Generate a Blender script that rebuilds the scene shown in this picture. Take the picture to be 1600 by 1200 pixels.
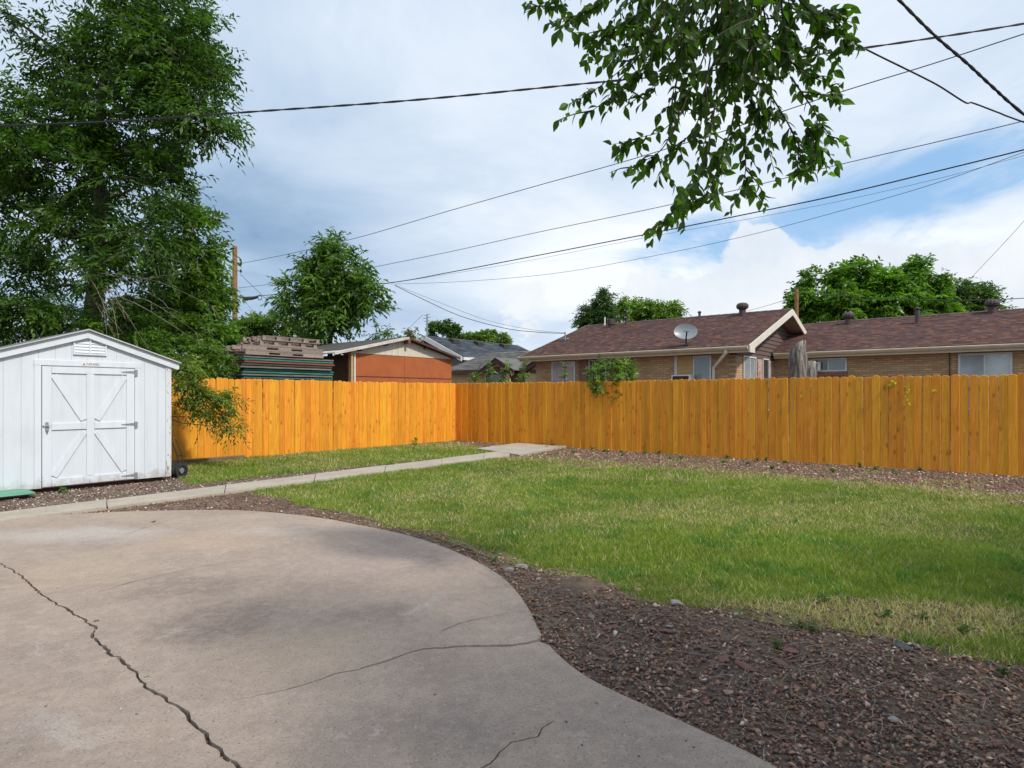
import bpy, bmesh, math, random
import numpy as np
from mathutils import Vector, Matrix, noise, geometry
random.seed(7); RNG = np.random.default_rng(7)
for o in list(bpy.data.objects): bpy.data.objects.remove(o)
SC = bpy.context.scene; COL = SC.collection
R = math.radians

# ------------------------------------------------------------------ camera
F, HOR, CH = 960.0, 618.0, 1.44           # focal length and horizon in photo pixels, eye height
cam = bpy.data.cameras.new('camera'); camo = bpy.data.objects.new('camera', cam); COL.objects.link(camo)
camo.location = (0, 0, CH); camo.rotation_euler = (R(90), 0, 0)
cam.sensor_width = 36; cam.lens = 36 * F / 1600; cam.shift_y = 18 / 1600
cam.clip_start = 0.05; cam.clip_end = 2000
SC.camera = camo
SC.view_settings.view_transform = 'Standard'; SC.view_settings.look = 'None'
SC.view_settings.exposure = 0.35; SC.view_settings.gamma = 1.0
SC.view_settings.use_curve_mapping = False
SC.cycles.max_bounces = 5; SC.cycles.diffuse_bounces = 2; SC.cycles.transmission_bounces = 3; SC.cycles.glossy_bounces = 2

# ------------------------------------------------------------------ node helper
def nd(nt, typ, ins=None, **props):
    n = nt.nodes.new(typ)
    for k, v in props.items(): setattr(n, k, v)
    for k, v in (ins or {}).items():
        s = n.inputs[k]
        if isinstance(v, bpy.types.NodeSocket): nt.links.new(v, s)
        elif isinstance(v, bpy.types.Node): nt.links.new(v.outputs[0], s)
        else: s.default_value = v
    return n
def mth(nt, op, a, b=0.0, c=0.0, clamp=False):
    n = nd(nt, 'ShaderNodeMath', {0: a, 1: b, 2: c}, operation=op); n.use_clamp = clamp
    return n.outputs[0]
def ramp(nt, fac, stops):
    n = nd(nt, 'ShaderNodeValToRGB', {0: fac})
    e = n.color_ramp.elements
    while len(e) < len(stops): e.new(0.5)
    for i, (p, c) in enumerate(stops):
        e[i].position = p
        e[i].color = (c, c, c, 1) if isinstance(c, (int, float)) else (*c, 1)
    return n.outputs[0]
def mix(nt, fac, a, b, blend='MIX'):
    n = nd(nt, 'ShaderNodeMix', data_type='RGBA', blend_type=blend)
    for i, v in ((0, fac), (6, a), (7, b)):
        if isinstance(v, bpy.types.NodeSocket): nt.links.new(v, n.inputs[i])
        elif isinstance(v, (int, float)): n.inputs[i].default_value = v
        else: n.inputs[i].default_value = (*v, 1)
    return n.outputs[2]
def noi(nt, vec, scale, detail=4, rough=.55, dist=0.0):
    return nd(nt, 'ShaderNodeTexNoise', {'Vector': vec, 'Scale': scale, 'Detail': detail, 'Roughness': rough, 'Distortion': dist}).outputs[0]
def maprange(nt, v, a, b, c=0.0, d=1.0):
    return nd(nt, 'ShaderNodeMapRange', {0: v, 1: a, 2: b, 3: c, 4: d}, interpolation_type='SMOOTHSTEP').outputs[0]

# ------------------------------------------------------------------ sky and sun
SUN_EL, SUN_H = R(47), Vector((0.72, -0.694))           # high, behind the camera to its right
world = bpy.data.worlds.new('World'); SC.world = world; world.use_nodes = True
nt = world.node_tree; nt.nodes.clear()
tc = nd(nt, 'ShaderNodeTexCoord').outputs['Generated']
sky = nd(nt, 'ShaderNodeTexSky', sky_type='NISHITA')
sky.sun_disc = False; sky.sun_elevation = SUN_EL; sky.sun_rotation = math.atan2(SUN_H.x, SUN_H.y)
sky.air_density = 1.0; sky.dust_density = 0.6; sky.ozone_density = 1.5
clear = nd(nt, 'ShaderNodeVectorMath', {0: sky.outputs[0], 'Scale': 0.115}, operation='SCALE').outputs[0]
sep = nd(nt, 'ShaderNodeSeparateXYZ', {0: tc})
dx, dy, dz = sep.outputs
zz = mth(nt, 'ADD', mth(nt, 'MAXIMUM', dz, 0.0), 0.22)
cv = nd(nt, 'ShaderNodeCombineXYZ', {0: mth(nt, 'DIVIDE', dx, zz), 1: mth(nt, 'DIVIDE', dy, zz), 2: 0.0}).outputs[0]
AZ, EL = mth(nt, 'ARCTAN2', dx, dy), mth(nt, 'ARCSINE', dz)
def lobe(x, y, sx, sy, rot=0.0, az=AZ, el=EL):
    """soft ellipse on the sky round the direction of a point of the photograph"""
    d = Vector(((x - 800) / F, 1, (HOR - y) / F))
    az0, el0 = math.atan2(d.x, d.y), math.atan2(d.z, math.hypot(d.x, d.y))
    c, s = math.cos(rot), math.sin(rot)
    v = nd(nt, 'ShaderNodeCombineXYZ', {0: az, 1: el, 2: 0.0}).outputs[0]
    v = nd(nt, 'ShaderNodeVectorMath', {0: v, 1: (az0, el0, 0)}, operation='SUBTRACT').outputs[0]
    a = nd(nt, 'ShaderNodeVectorMath', {0: v, 1: (c / sx, s / sx, 0)}, operation='DOT_PRODUCT').outputs['Value']
    b = nd(nt, 'ShaderNodeVectorMath', {0: v, 1: (-s / sy, c / sy, 0)}, operation='DOT_PRODUCT').outputs['Value']
    return mth(nt, 'EXPONENT', mth(nt, 'MULTIPLY', mth(nt, 'MULTIPLY_ADD', a, a, mth(nt, 'MULTIPLY', b, b)), -1.0))
n1 = noi(nt, cv, 0.55, 4, .5, .3)                       # broad cloud deck
n2 = noi(nt, nd(nt, 'ShaderNodeVectorMath', {0: cv, 1: (7.3, 2.1, 0)}, operation='ADD').outputs[0], 1.5, 6, .6, .3)
n3 = noi(nt, tc, 6.5, 8, .62, .1)                       # cauliflower edges of the low cumulus
n4 = noi(nt, nd(nt, 'ShaderNodeMapping', {'Vector': tc, 'Scale': (1, 1, 2.4)}).outputs[0], 4.2, 7, .6, .6)   # torn edges of the gap
# brightness of the cloud deck: slate blue to white
deck = mth(nt, 'ADD', mth(nt, 'MULTIPLY', n1, 0.65), mth(nt, 'MULTIPLY', n2, 0.55))
for (a, k) in (((400, 350, .30, .12, -.15), -.23), ((600, 490, .30, .03, 0), -.13), ((560, 420, .16, .03, .2), -.10), ((760, 300, .22, .10, .2), .10), ((900, 420, .30, .06, .1), .16), ((1300, 440, .50, .09, 0), .20), ((650, 60, .5, .14, 0), .06), ((1400, 120, .35, .2, 0), .10)):
    deck = mth(nt, 'MULTIPLY_ADD', lobe(*a), k, deck)
dcol = ramp(nt, deck, [(0.26, (.20, .315, .475)), (0.44, (.36, .475, .625)), (0.62, (.53, .62, .735)), (0.82, (.76, .80, .845))])
# blue gap above the low cumulus on the right
gap = mth(nt, 'ADD', lobe(1260, 335, .22, .048, .33), mth(nt, 'MULTIPLY', lobe(1540, 275, .22, .065, .28), .9))
gap = mth(nt, 'ADD', gap, mth(nt, 'MULTIPLY', lobe(1080, 350, .10, .022, .45), .45))
gap = mth(nt, 'MULTIPLY_ADD', mth(nt, 'SUBTRACT', n4, .5), 2.1, gap)
gapm = mth(nt, 'MULTIPLY', maprange(nt, gap, .32, 1.0), .85)
blue = mix(nt, .75, clear, (.21, .44, .74))
col = mix(nt, gapm, dcol, blue)
# crisp white cumulus standing in front of the gap
cum = mth(nt, 'ADD', lobe(1400, 470, .60, .105, -.02), mth(nt, 'MULTIPLY', lobe(1205, 362, .035, .030, 0), .35))
cum = mth(nt, 'MULTIPLY_ADD', mth(nt, 'SUBTRACT', n3, .5), 1.5, cum)
cumm = maprange(nt, cum, .52, .60)
ccol = mix(nt, maprange(nt, noi(nt, tc, 5.0, 6, .6), .35, .7), (.60, .66, .73), (.76, .775, .79))
col = mix(nt, mth(nt, 'MULTIPLY', cumm, .9), col, ccol)
bg = nd(nt, 'ShaderNodeBackground', {0: col, 1: 1.0})
nd(nt, 'ShaderNodeOutputWorld', {0: bg})

sun = bpy.data.lights.new('sun', 'SUN'); sun.energy = 3.0; sun.angle = R(4); sun.color = (1, .94, .83)
suno = bpy.data.objects.new('sun', sun); COL.objects.link(suno)
sd = Vector((SUN_H.x * math.cos(SUN_EL), SUN_H.y * math.cos(SUN_EL), math.sin(SUN_EL)))
suno.rotation_euler = sd.to_track_quat('Z', 'Y').to_euler(); suno.location = sd * 60

# ------------------------------------------------------------------ places
# yard frame: corner of the two fences is the origin, u runs along the right fence, v away from the yard
CX, CY, ROT = -1.81, 19.7, math.atan2(-0.625, 0.781)
cu, su = math.cos(ROT), math.sin(ROT)
def w2l(X, Y): a, b = X - CX, Y - CY; return (a * cu + b * su, -a * su + b * cu)
def l2w(u, v): return (CX + u * cu - v * su, CY + u * su + v * cu)
CU, CV = w2l(0, 0)
def gp(x, y, z=0.0):
    Y = (CH - z) * F / (y - HOR); return Vector(((x - 800) / F * Y, Y, z))
def at(x, y, Y): return Vector(((x - 800) / F * Y, Y, CH + (HOR - y) / F * Y))
def _ray(x):
    a, b = (x - 800) / F, 1.0; return (a * cu + b * su, -a * su + b * cu)
def on_v(x, y, v):                 # point of the plane v = const seen at a photo pixel -> (u, z)
    du, dv = _ray(x); t = (v - CV) / dv; return (CU + du * t, CH + (HOR - y) / F * t)
def on_u(x, y, u):
    du, dv = _ray(x); t = (u - CU) / du; return (CV + dv * t, CH + (HOR - y) / F * t)
def L(p): u, v = w2l(p[0], p[1]); return Vector((u, v, p[2]))

# ------------------------------------------------------------------ objects
ORG = {}
def tag(o, label=None, cat=None, group=None, kind=None):
    if label: o['label'] = label
    if cat: o['category'] = cat
    if group: o['group'] = group
    if kind: o['kind'] = kind
    return o
def root(name, label, cat, loc, yard=True, group=None, rz=0.0):
    """an Empty at a thing's base; yard=True: loc is (u, v, z) and the parts are built in yard coordinates"""
    o = bpy.data.objects.new(name, None); COL.objects.link(o); o.empty_display_size = .2
    if yard:
        X, Y = l2w(loc[0], loc[1]); o.location = (X, Y, loc[2]); o.rotation_euler.z = ROT
    else:
        o.location = loc; o.rotation_euler.z = rz
    ORG[o.name] = Vector(loc)
    return tag(o, label, cat, group)
def finish(name, me, mat, parent=None, smooth=False, bevel=0.0):
    o = bpy.data.objects.new(name, me); COL.objects.link(o)
    if mat is not None: me.materials.append(mat)
    if parent is not None:
        o.parent = parent; ORG[o.name] = ORG[parent.name]
    if smooth:
        me.polygons.foreach_set('use_smooth', [True] * len(me.polygons))
    if bevel:
        m = o.modifiers.new('edge', 'BEVEL'); m.width = bevel; m.segments = 1; m.limit_method = 'ANGLE'; m.angle_limit = R(40)
    return o
class MB:
    def __init__(s): s.v = []; s.f = []
    def add(s, vs, fs):
        k = len(s.v); s.v += [tuple(p) for p in vs]; s.f += [tuple(i + k for i in f) for f in fs]; return s
    def box(s, x0, x1, y0, y1, z0, z1):
        x0, x1 = min(x0, x1), max(x0, x1); y0, y1 = min(y0, y1), max(y0, y1); z0, z1 = min(z0, z1), max(z0, z1)
        return s.add([(x0,y0,z0),(x1,y0,z0),(x1,y1,z0),(x0,y1,z0),(x0,y0,z1),(x1,y0,z1),(x1,y1,z1),(x0,y1,z1)],
              [(0,3,2,1),(4,5,6,7),(0,1,5,4),(1,2,6,5),(2,3,7,6),(3,0,4,7)])
    def prism(s, pts, off):
        """polygon (3-D points) pushed along off"""
        off = Vector(off); n = len(pts); a = [Vector(p) for p in pts]
        nrm = Vector((0, 0, 0))
        for i in range(n): nrm += a[i].cross(a[(i + 1) % n])
        if nrm.dot(off) > 0: a.reverse()
        b = [p + off for p in a]
        return s.add(a + b, [tuple(range(n)), tuple(range(2 * n - 1, n - 1, -1))] + [((i + 1) % n, i, n + i, n + (i + 1) % n) for i in range(n)])
    def bar(s, a, b, w, h, up=(0, 0, 1)):
        a, b = Vector(a), Vector(b); d = (b - a).normalized(); up = Vector(up)
        x = d.cross(up).normalized() * w / 2; y = x.cross(d).normalized() * h / 2
        q = [a - x - y, a + x - y, a + x + y, a - x + y]
        return s.prism(q, b - a)
    def tube(s, pts, r, n=6, cap=True):
        pts = [Vector(p) for p in pts]; m = len(pts)
        rr = r if isinstance(r, (list, tuple)) else [r] * m
        d0 = (pts[1] - pts[0]).normalized(); x = d0.orthogonal().normalized(); k = len(s.v)
        for i, p in enumerate(pts):
            d = ((pts[min(i + 1, m - 1)] - pts[max(i - 1, 0)])).normalized()
            x = (x - d * x.dot(d)).normalized(); y = d.cross(x)
            for j in range(n):
                a = 2 * math.pi * j / n; s.v.append(tuple(p + (x * math.cos(a) + y * math.sin(a)) * rr[i]))
        for i in range(m - 1):
            for j in range(n):
                j2 = (j + 1) % n; s.f.append((k + i*n + j, k + i*n + j2, k + (i+1)*n + j2, k + (i+1)*n + j))
        if cap: s.f.append(tuple(k + j for j in range(n - 1, -1, -1))); s.f.append(tuple(k + (m-1)*n + j for j in range(n)))
        return s
    def lathe(s, prof, c, n=16, rib=0.0):
        k = len(s.v); c = Vector(c)
        for (r, z) in prof:
            for j in range(n):
                a = 2 * math.pi * j / n; q = r * (1 + (rib if j % 2 else 0)); s.v.append((c.x + q * math.cos(a), c.y + q * math.sin(a), c.z + z))
        for i in range(len(prof) - 1):
            for j in range(n):
                j2 = (j + 1) % n; s.f.append((k + i*n + j, k + i*n + j2, k + (i+1)*n + j2, k + (i+1)*n + j))
        s.f.append(tuple(k + j for j in range(n - 1, -1, -1))); s.f.append(tuple(k + (len(prof)-1)*n + j for j in range(n)))
        return s
    def mesh(s, name, org=(0, 0, 0)):
        me = bpy.data.meshes.new(name); o = Vector(org)
        me.from_pydata([(p[0]-o[0], p[1]-o[1], p[2]-o[2]) for p in s.v], [], s.f); me.update(); return me
    def build(s, name, mat, parent=None, smooth=False, bevel=0.0):
        return finish(name, s.mesh(name, ORG[parent.name] if parent is not None else (0, 0, 0)), mat, parent, smooth, bevel)
def B(*a): return MB().box(*a)
def np_obj(name, V, Fc, mat, parent=None, col=None, org=(0, 0, 0), smooth=False):
    me = bpy.data.meshes.new(name); V = np.asarray(V, np.float32) - np.array(org, np.float32); n, k = Fc.shape
    me.vertices.add(len(V)); me.vertices.foreach_set('co', V.ravel())
    me.loops.add(n * k); me.loops.foreach_set('vertex_index', Fc.astype(np.int32).ravel())
    me.polygons.add(n); me.polygons.foreach_set('loop_start', np.arange(0, n * k, k, dtype=np.int32))
    me.update(calc_edges=True)
    if col is not None:
        a = me.color_attributes.new('col', 'FLOAT_COLOR', 'POINT')
        a.data.foreach_set('color', np.concatenate([col, np.ones((len(col), 1))], 1).astype(np.float32).ravel())
    return finish(name, me, mat, parent, smooth)

# ------------------------------------------------------------------ materials
def newmat(name):
    m = bpy.data.materials.new(name); m.use_nodes = True; t = m.node_tree
    return m, t, t.nodes['Principled BSDF']
def bump(t, p, h, strength=.3, dist=.01):
    t.links.new(nd(t, 'ShaderNodeBump', {'Height': h, 'Strength': strength, 'Distance': dist}).outputs[0], p.inputs['Normal'])
def simple(name, c1, c2=None, scale=6.0, rough=.7, b=.15, stretch=(1, 1, 1), metal=0.0, rnd=0.0, dist=.01, spec=.4, detail=5):
    m, t, p = newmat(name)
    co = nd(t, 'ShaderNodeTexCoord').outputs['Object']
    ri = nd(t, 'ShaderNodeObjectInfo').outputs['Random']
    co = nd(t, 'ShaderNodeVectorMath', {0: co, 1: nd(t, 'ShaderNodeCombineXYZ', {0: mth(t, 'MULTIPLY', ri, 31.0), 1: mth(t, 'MULTIPLY', ri, 17.0), 2: mth(t, 'MULTIPLY', ri, 57.0)}).outputs[0]}, operation='ADD').outputs[0]
    mp = nd(t, 'ShaderNodeMapping', {'Vector': co, 'Scale': stretch}).outputs[0]
    n = noi(t, mp, scale, detail, .6)
    c = mix(t, maprange(t, n, .3, .7), c1, c2 or tuple(x * .75 for x in c1))
    if rnd:
        c = nd(t, 'ShaderNodeHueSaturation', {'Color': c, 'Value': mth(t, 'ADD', mth(t, 'MULTIPLY', ri, rnd), 1 - rnd / 2)}).outputs[0]
    t.links.new(c, p.inputs['Base Color'])
    p.inputs['Roughness'].default_value = rough; p.inputs['Metallic'].default_value = metal
    p.inputs['Specular IOR Level'].default_value = spec
    if b: bump(t, p, noi(t, mp, scale * 3, 4), b, dist)
    return m
M = {}
def leaf_mat(name, trans=.35, rough=.45, gain=1.0):
    m, t, p = newmat(name)
    a = nd(t, 'ShaderNodeAttribute', attribute_name='col').outputs['Color']
    if gain != 1.0: a = nd(t, 'ShaderNodeVectorMath', {0: a, 'Scale': gain}, operation='SCALE').outputs[0]
    t.links.new(a, p.inputs['Base Color']); p.inputs['Roughness'].default_value = rough
    p.inputs['Specular IOR Level'].default_value = .35
    tr = nd(t, 'ShaderNodeBsdfTranslucent', {'Color': nd(t, 'ShaderNodeMix', {0: 1.0, 6: a, 7: (1.35, 1.5, .6, 1)}, data_type='RGBA', blend_type='MULTIPLY').outputs[2]})
    mx = nd(t, 'ShaderNodeMixShader', {0: trans, 1: p.outputs[0], 2: tr.outputs[0]})
    t.links.new(mx.outputs[0], t.nodes['Material Output'].inputs[0]); return m
def attr_mat(name, rough=.85, b=0.0, spec=.3):
    m, t, p = newmat(name)
    t.links.new(nd(t, 'ShaderNodeAttribute', attribute_name='col').outputs['Color'], p.inputs['Base Color'])
    p.inputs['Roughness'].default_value = rough; p.inputs['Specular IOR Level'].default_value = spec
    if b: bump(t, p, noi(t, nd(t, 'ShaderNodeTexCoord').outputs['Object'], 60, 3), b, .005)
    return m
M['leaf'] = leaf_mat('leaf', .42, .42, 1.45); M['grass'] = leaf_mat('grass', .3, .6, 1.5)
M['chips'] = attr_mat('stone_chips', .85); M['shingle'] = attr_mat('shingle', .9, .3, .2)
M['bark'] = simple('bark', (.10, .075, .055), (.045, .035, .028), 9, .95, .6, (1, 1, .25), dist=.03)
M['twig'] = simple('dry_twig', (.33, .27, .21), (.20, .16, .12), 8, .9, .2)
M['rope'] = simple('wire_black', (.014, .014, .016), (.025, .025, .027), 20, .6, .1)
M['thinwire'] = simple('wire_grey', (.045, .048, .055), (.03, .03, .035), 20, .6, .1)
M['pole'] = simple('pole_wood', (.33, .17, .075), (.20, .10, .05), 6, .9, .4, (4, 4, .3))
M['steel'] = simple('galvanised', (.36, .40, .42), (.27, .30, .32), 20, .45, .1, metal=.6)
M['blackmetal'] = simple('black_metal', (.02, .02, .022), (.04, .035, .03), 30, .5, .1)
M['darkrubber'] = simple('rubber', (.02, .02, .02), (.035, .035, .035), 30, .85, .2)

# fence boards
m, t, p = newmat('stained_cedar'); M['fence'] = m
co = nd(t, 'ShaderNodeTexCoord').outputs['Object']; ri = nd(t, 'ShaderNodeObjectInfo').outputs['Random']
off = nd(t, 'ShaderNodeCombineXYZ', {0: mth(t, 'MULTIPLY', ri, 37.0), 1: mth(t, 'MULTIPLY', ri, 11.0), 2: mth(t, 'MULTIPLY', ri, 91.0)}).outputs[0]
co = nd(t, 'ShaderNodeVectorMath', {0: co, 1: off}, operation='ADD').outputs[0]
gr = noi(t, nd(t, 'ShaderNodeMapping', {'Vector': co, 'Scale': (22, 22, 1.1)}).outputs[0], 1.6, 5, .6, 1.2)
bl = noi(t, nd(t, 'ShaderNodeMapping', {'Vector': co, 'Scale': (3, 3, 1.2)}).outputs[0], 1.5, 3, .5)
kn = nd(t, 'ShaderNodeTexVoronoi', {'Vector': nd(t, 'ShaderNodeMapping', {'Vector': co, 'Scale': (5.2, 5.2, 2.6)}).outputs[0], 'Scale': 1.0})
c = mix(t, maprange(t, gr, .36, .64), (.80, .340, .028), (.66, .240, .018))
c = mix(t, mth(t, 'MULTIPLY', maprange(t, bl, .5, .72), .35), c, (.46, .16, .012))
c = mix(t, mth(t, 'MULTIPLY', maprange(t, kn.outputs['Distance'], .21, .05), .55), c, (.22, .066, .012))
r2 = mth(t, 'FRACT', mth(t, 'MULTIPLY', ri, 7.31))
c = nd(t, 'ShaderNodeHueSaturation', {'Color': c, 'Hue': mth(t, 'ADD', mth(t, 'MULTIPLY', r2, .016), .493), 'Value': mth(t, 'ADD', mth(t, 'MULTIPLY', ri, .24), .86)}).outputs[0]
t.links.new(c, p.inputs['Base Color']); p.inputs['Roughness'].default_value = .62; p.inputs['Specular IOR Level'].default_value = .3
bump(t, p, gr, .35, .006)

def paint(name, col, worn, amount=.0, rough=.55):
    """old white paint: grime, vertical streaks, and chips that bare the wood low down"""
    m, t, p = newmat(name)
    g = nd(t, 'ShaderNodeNewGeometry').outputs['Position']; z = nd(t, 'ShaderNodeSeparateXYZ', {0: g}).outputs[2]
    st = noi(t, nd(t, 'ShaderNodeMapping', {'Vector': g, 'Scale': (14, 14, .9)}).outputs[0], 1.0, 5, .6)
    gm = noi(t, g, 1.7, 5, .6)
    c = mix(t, mth(t, 'MULTIPLY', maprange(t, st, .42, .75), .35), col, tuple(x * .78 for x in col))
    c = mix(t, mth(t, 'MULTIPLY', maprange(t, gm, .45, .75), .25), c, (col[0] * .72, col[1] * .70, col[2] * .66))
    ch = noi(t, nd(t, 'ShaderNodeMapping', {'Vector': g, 'Scale': (26, 26, 11)}).outputs[0], 1.0, 5, .65)
    low = maprange(t, z, .55, .0)
    thr = mth(t, 'SUBTRACT', .80 - amount, mth(t, 'MULTIPLY', low, .13))
    chip = maprange(t, mth(t, 'SUBTRACT', ch, thr), 0.0, .025)
    c = mix(t, mth(t, 'MULTIPLY', chip, .9), c, worn)
    mud = mth(t, 'ADD', maprange(t, z, .42, .03), mth(t, 'MULTIPLY', mth(t, 'SUBTRACT', noi(t, g, 9.0, 6, .7), .5), 1.6))
    c = mix(t, mth(t, 'MULTIPLY', maprange(t, mud, .55, 1.1), .55), c, (.30, .25, .20))      # splashed soil
    t.links.new(c, p.inputs['Base Color']); p.inputs['Roughness'].default_value = rough
    bump(t, p, mth(t, 'ADD', mth(t, 'MULTIPLY', st, .5), mth(t, 'MULTIPLY', chip, -.6)), .25, .004); return m
M['white'] = paint('shed_white', (.615, .655, .715), (.24, .21, .19))
M['whitetrim'] = paint('shed_trim', (.635, .675, .73), (.22, .19, .17), .05)
M['whitebad'] = paint('shed_trim_flaking', (.61, .63, .665), (.27, .23, .20), .21)
M['trimcream'] = simple('cream_trim', (.66, .62, .53), (.58, .54, .46), 3, .6, .05)
M['gutter'] = simple('tan_gutter', (.58, .50, .37), (.50, .43, .32), 3, .5, .05)
M['soffit'] = simple('soffit', (.38, .32, .24), (.32, .27, .2), 3, .8, .05)
M['siding'] = simple('brown_siding', (.13, .085, .075), (.10, .065, .058), 4, .8, .2, (1, 1, 6))
M['winframe'] = simple('window_frame', (.62, .64, .66), (.52, .54, .56), 8, .5, .05)
M['vent'] = simple('vent_brown', (.075, .052, .050), (.05, .036, .036), 8, .55, .1)
M['plywood'] = simple('plywood', (.50, .34, .16), (.40, .25, .11), 3, .8, .2, (1, 1, 5))
M['orange'] = simple('orange_stucco', (.40, .115, .035), (.33, .092, .030), 2.2, .85, .35)
M['beigepanel'] = simple('beige_panel', (.62, .57, .47), (.54, .49, .40), 2, .75, .1, (4, 4, .4))
M['darkwood'] = simple('dark_wood', (.12, .055, .03), (.075, .035, .02), 6, .85, .3)
M['tin'] = simple('tin_sheet', (.62, .60, .56), (.42, .38, .34), 3, .5, .2)
M['tanwall'] = simple('tan_wall', (.56, .43, .22), (.48, .37, .19), 3, .8, .1)
M['browntrim'] = simple('brown_trim', (.10, .045, .035), (.08, .035, .028), 4, .7, .1)
M['pallet'] = simple('weathered_pallet', (.31, .25, .215), (.20, .16, .135), 5, .95, .4, (1, 6, 6), rnd=.5)
M['deadwood'] = simple('dead_wood', (.46, .42, .38), (.10, .09, .08), 7, .95, 1.0, (3, 3, .22), dist=.08)
M['dish'] = simple('dish_grey', (.25, .285, .31), (.21, .24, .26), 3, .35, .0)
M['acwhite'] = simple('ac_white', (.72, .72, .70), (.62, .62, .60), 5, .5, .05)
M['greenplastic'] = simple('green_plastic', (.10, .30, .20), (.075, .24, .16), 4, .42, .05)
M['rust'] = simple('rust_brown', (.22, .10, .055), (.14, .07, .045), 9, .85, .3)
M['greyhouse'] = simple('grey_house', (.17, .16, .15), (.14, .13, .12), 3, .8, .1)
M['timber'] = simple('old_timber', (.20, .135, .08), (.13, .09, .06), 5, .95, .4, (1, .3, 1))
M['red'] = simple('sticker_red', (.55, .05, .04), None, 5, .5, 0)
M['ink'] = simple('sticker_ink', (.03, .03, .05), None, 5, .5, 0)
M['boardgreen'] = simple('painted_sheet_green', (.05, .20, .17), (.03, .11, .09), 5, .7, .2, (1, .4, 6))
M['boardgrey'] = simple('painted_sheet_grey', (.20, .19, .165), (.11, .105, .09), 5, .8, .2, (1, .4, 6))
M['boardred'] = simple('painted_sheet_red', (.24, .085, .05), (.16, .06, .04), 5, .8, .2, (1, .4, 6))
M['boardblack'] = simple('old_sheet_dark', (.045, .04, .038), (.09, .08, .07), 5, .8, .2, (1, .4, 6))

def glass(name, base, rough=.06):
    m, t, p = newmat(name)
    g = nd(t, 'ShaderNodeTexCoord').outputs['Object']
    t.links.new(mix(t, maprange(t, noi(t, g, 2.0, 2), .3, .7), base, tuple(x * .8 for x in base)), p.inputs['Base Color'])
    p.inputs['Roughness'].default_value = rough; p.inputs['Specular IOR Level'].default_value = .7
    p.inputs['Coat Weight'].default_value = .6; p.inputs['Coat Roughness'].default_value = .02
    return m
M['glassblind'] = glass('glass_with_blind', (.34, .38, .40)); M['glassdark'] = glass('glass_dark', (.035, .045, .05))
M['glassgreen'] = glass('glass_with_shade', (.17, .22, .21))
def brick(name, axis, c1=(.56, .37, .20), c2=(.34, .20, .10), mortar=(.27, .20, .14)):
    m, t, p = newmat(name)
    s = nd(t, 'ShaderNodeSeparateXYZ', {0: nd(t, 'ShaderNodeTexCoord').outputs['Object']})
    v = nd(t, 'ShaderNodeCombineXYZ', {0: s.outputs[axis], 1: s.outputs[2], 2: 0.0}).outputs[0]
    b = nd(t, 'ShaderNodeTexBrick', {'Vector': v, 'Color1': (*c1, 1), 'Color2': (*c2, 1), 'Mortar': (*mortar, 1), 'Scale': 1.0, 'Mortar Size': .010, 'Brick Width': .25, 'Row Height': .075, 'Bias': -.1})
    n = noi(t, v, 1.3, 5); c = mix(t, mth(t, 'MULTIPLY', maprange(t, n, .4, .7), .3), b.outputs[0], (.26, .17, .09))
    t.links.new(c, p.inputs['Base Color']); p.inputs['Roughness'].default_value = .9
    bump(t, p, mth(t, 'SUBTRACT', 1.0, b.outputs[1]), .5, .01); return m
M['brick_v'] = brick('tan_brick', 0); M['brick_u'] = brick('tan_brick_side', 1)
M['redbrick'] = brick('red_brick', 0, (.22, .085, .06), (.15, .06, .05), (.25, .2, .17))
M['redbrick_u'] = brick('red_brick_side', 1, (.34, .12, .09), (.5, .42, .38), (.4, .36, .33))

M['shinglegrey'] = simple('shed_shingle', (.16, .16, .165), (.10, .10, .105), 12, .95, .5)
M['greytrim'] = simple('drip_grey', (.50, .52, .53), (.40, .42, .43), 6, .6, .1)
M['darkgap'] = simple('shadow_gap_wood', (.04, .04, .042), (.03, .03, .03), 6, .9, 0)
M['roofbase'] = simple('roof_felt', (.10, .062, .058), (.075, .05, .048), 5, .95, .3)
M['ridge'] = simple('ridge_shingle', (.14, .085, .078), (.09, .06, .058), 8, .95, .4, rnd=.4)
M['greyshingle'] = simple('grey_shingle', (.15, .145, .14), (.11, .105, .10), 8, .95, .4)
M['slateroof'] = simple('slate_roof', (.055, .065, .08), (.04, .048, .06), 8, .9, .4)
M['glasspale'] = glass('glass_with_pale_blind', (.46, .53, .52))
# ------------------------------------------------------------------ ground
def ground_mat(name, stops, scale, fine=40, b=.5):
    m, t, p = newmat(name); g = nd(t, 'ShaderNodeNewGeometry').outputs['Position']
    n = mth(t, 'ADD', mth(t, 'MULTIPLY', noi(t, g, scale, 6, .6), .6), mth(t, 'MULTIPLY', noi(t, g, fine, 4, .7), .4))
    t.links.new(ramp(t, n, stops), p.inputs['Base Color']); p.inputs['Roughness'].default_value = .95
    p.inputs['Specular IOR Level'].default_value = .15
    bump(t, p, noi(t, g, fine * 1.5, 5, .7), b, .02); return m
M['soil'] = ground_mat('soil', [(.3, (.07, .05, .038)), (.5, (.14, .10, .075)), (.7, (.24, .18, .135))], 2.0)
M['thatch'] = ground_mat('thatch', [(.3, (.08, .09, .024)), (.5, (.14, .145, .045)), (.7, (.23, .21, .09))], 1.2)
me = MB().add([(-300, -60, 0), (300, -60, 0), (300, 600, 0), (-300, 600, 0)], [(0, 1, 2, 3)])
tag(me.build('ground', M['soil']), kind='structure')

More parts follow.
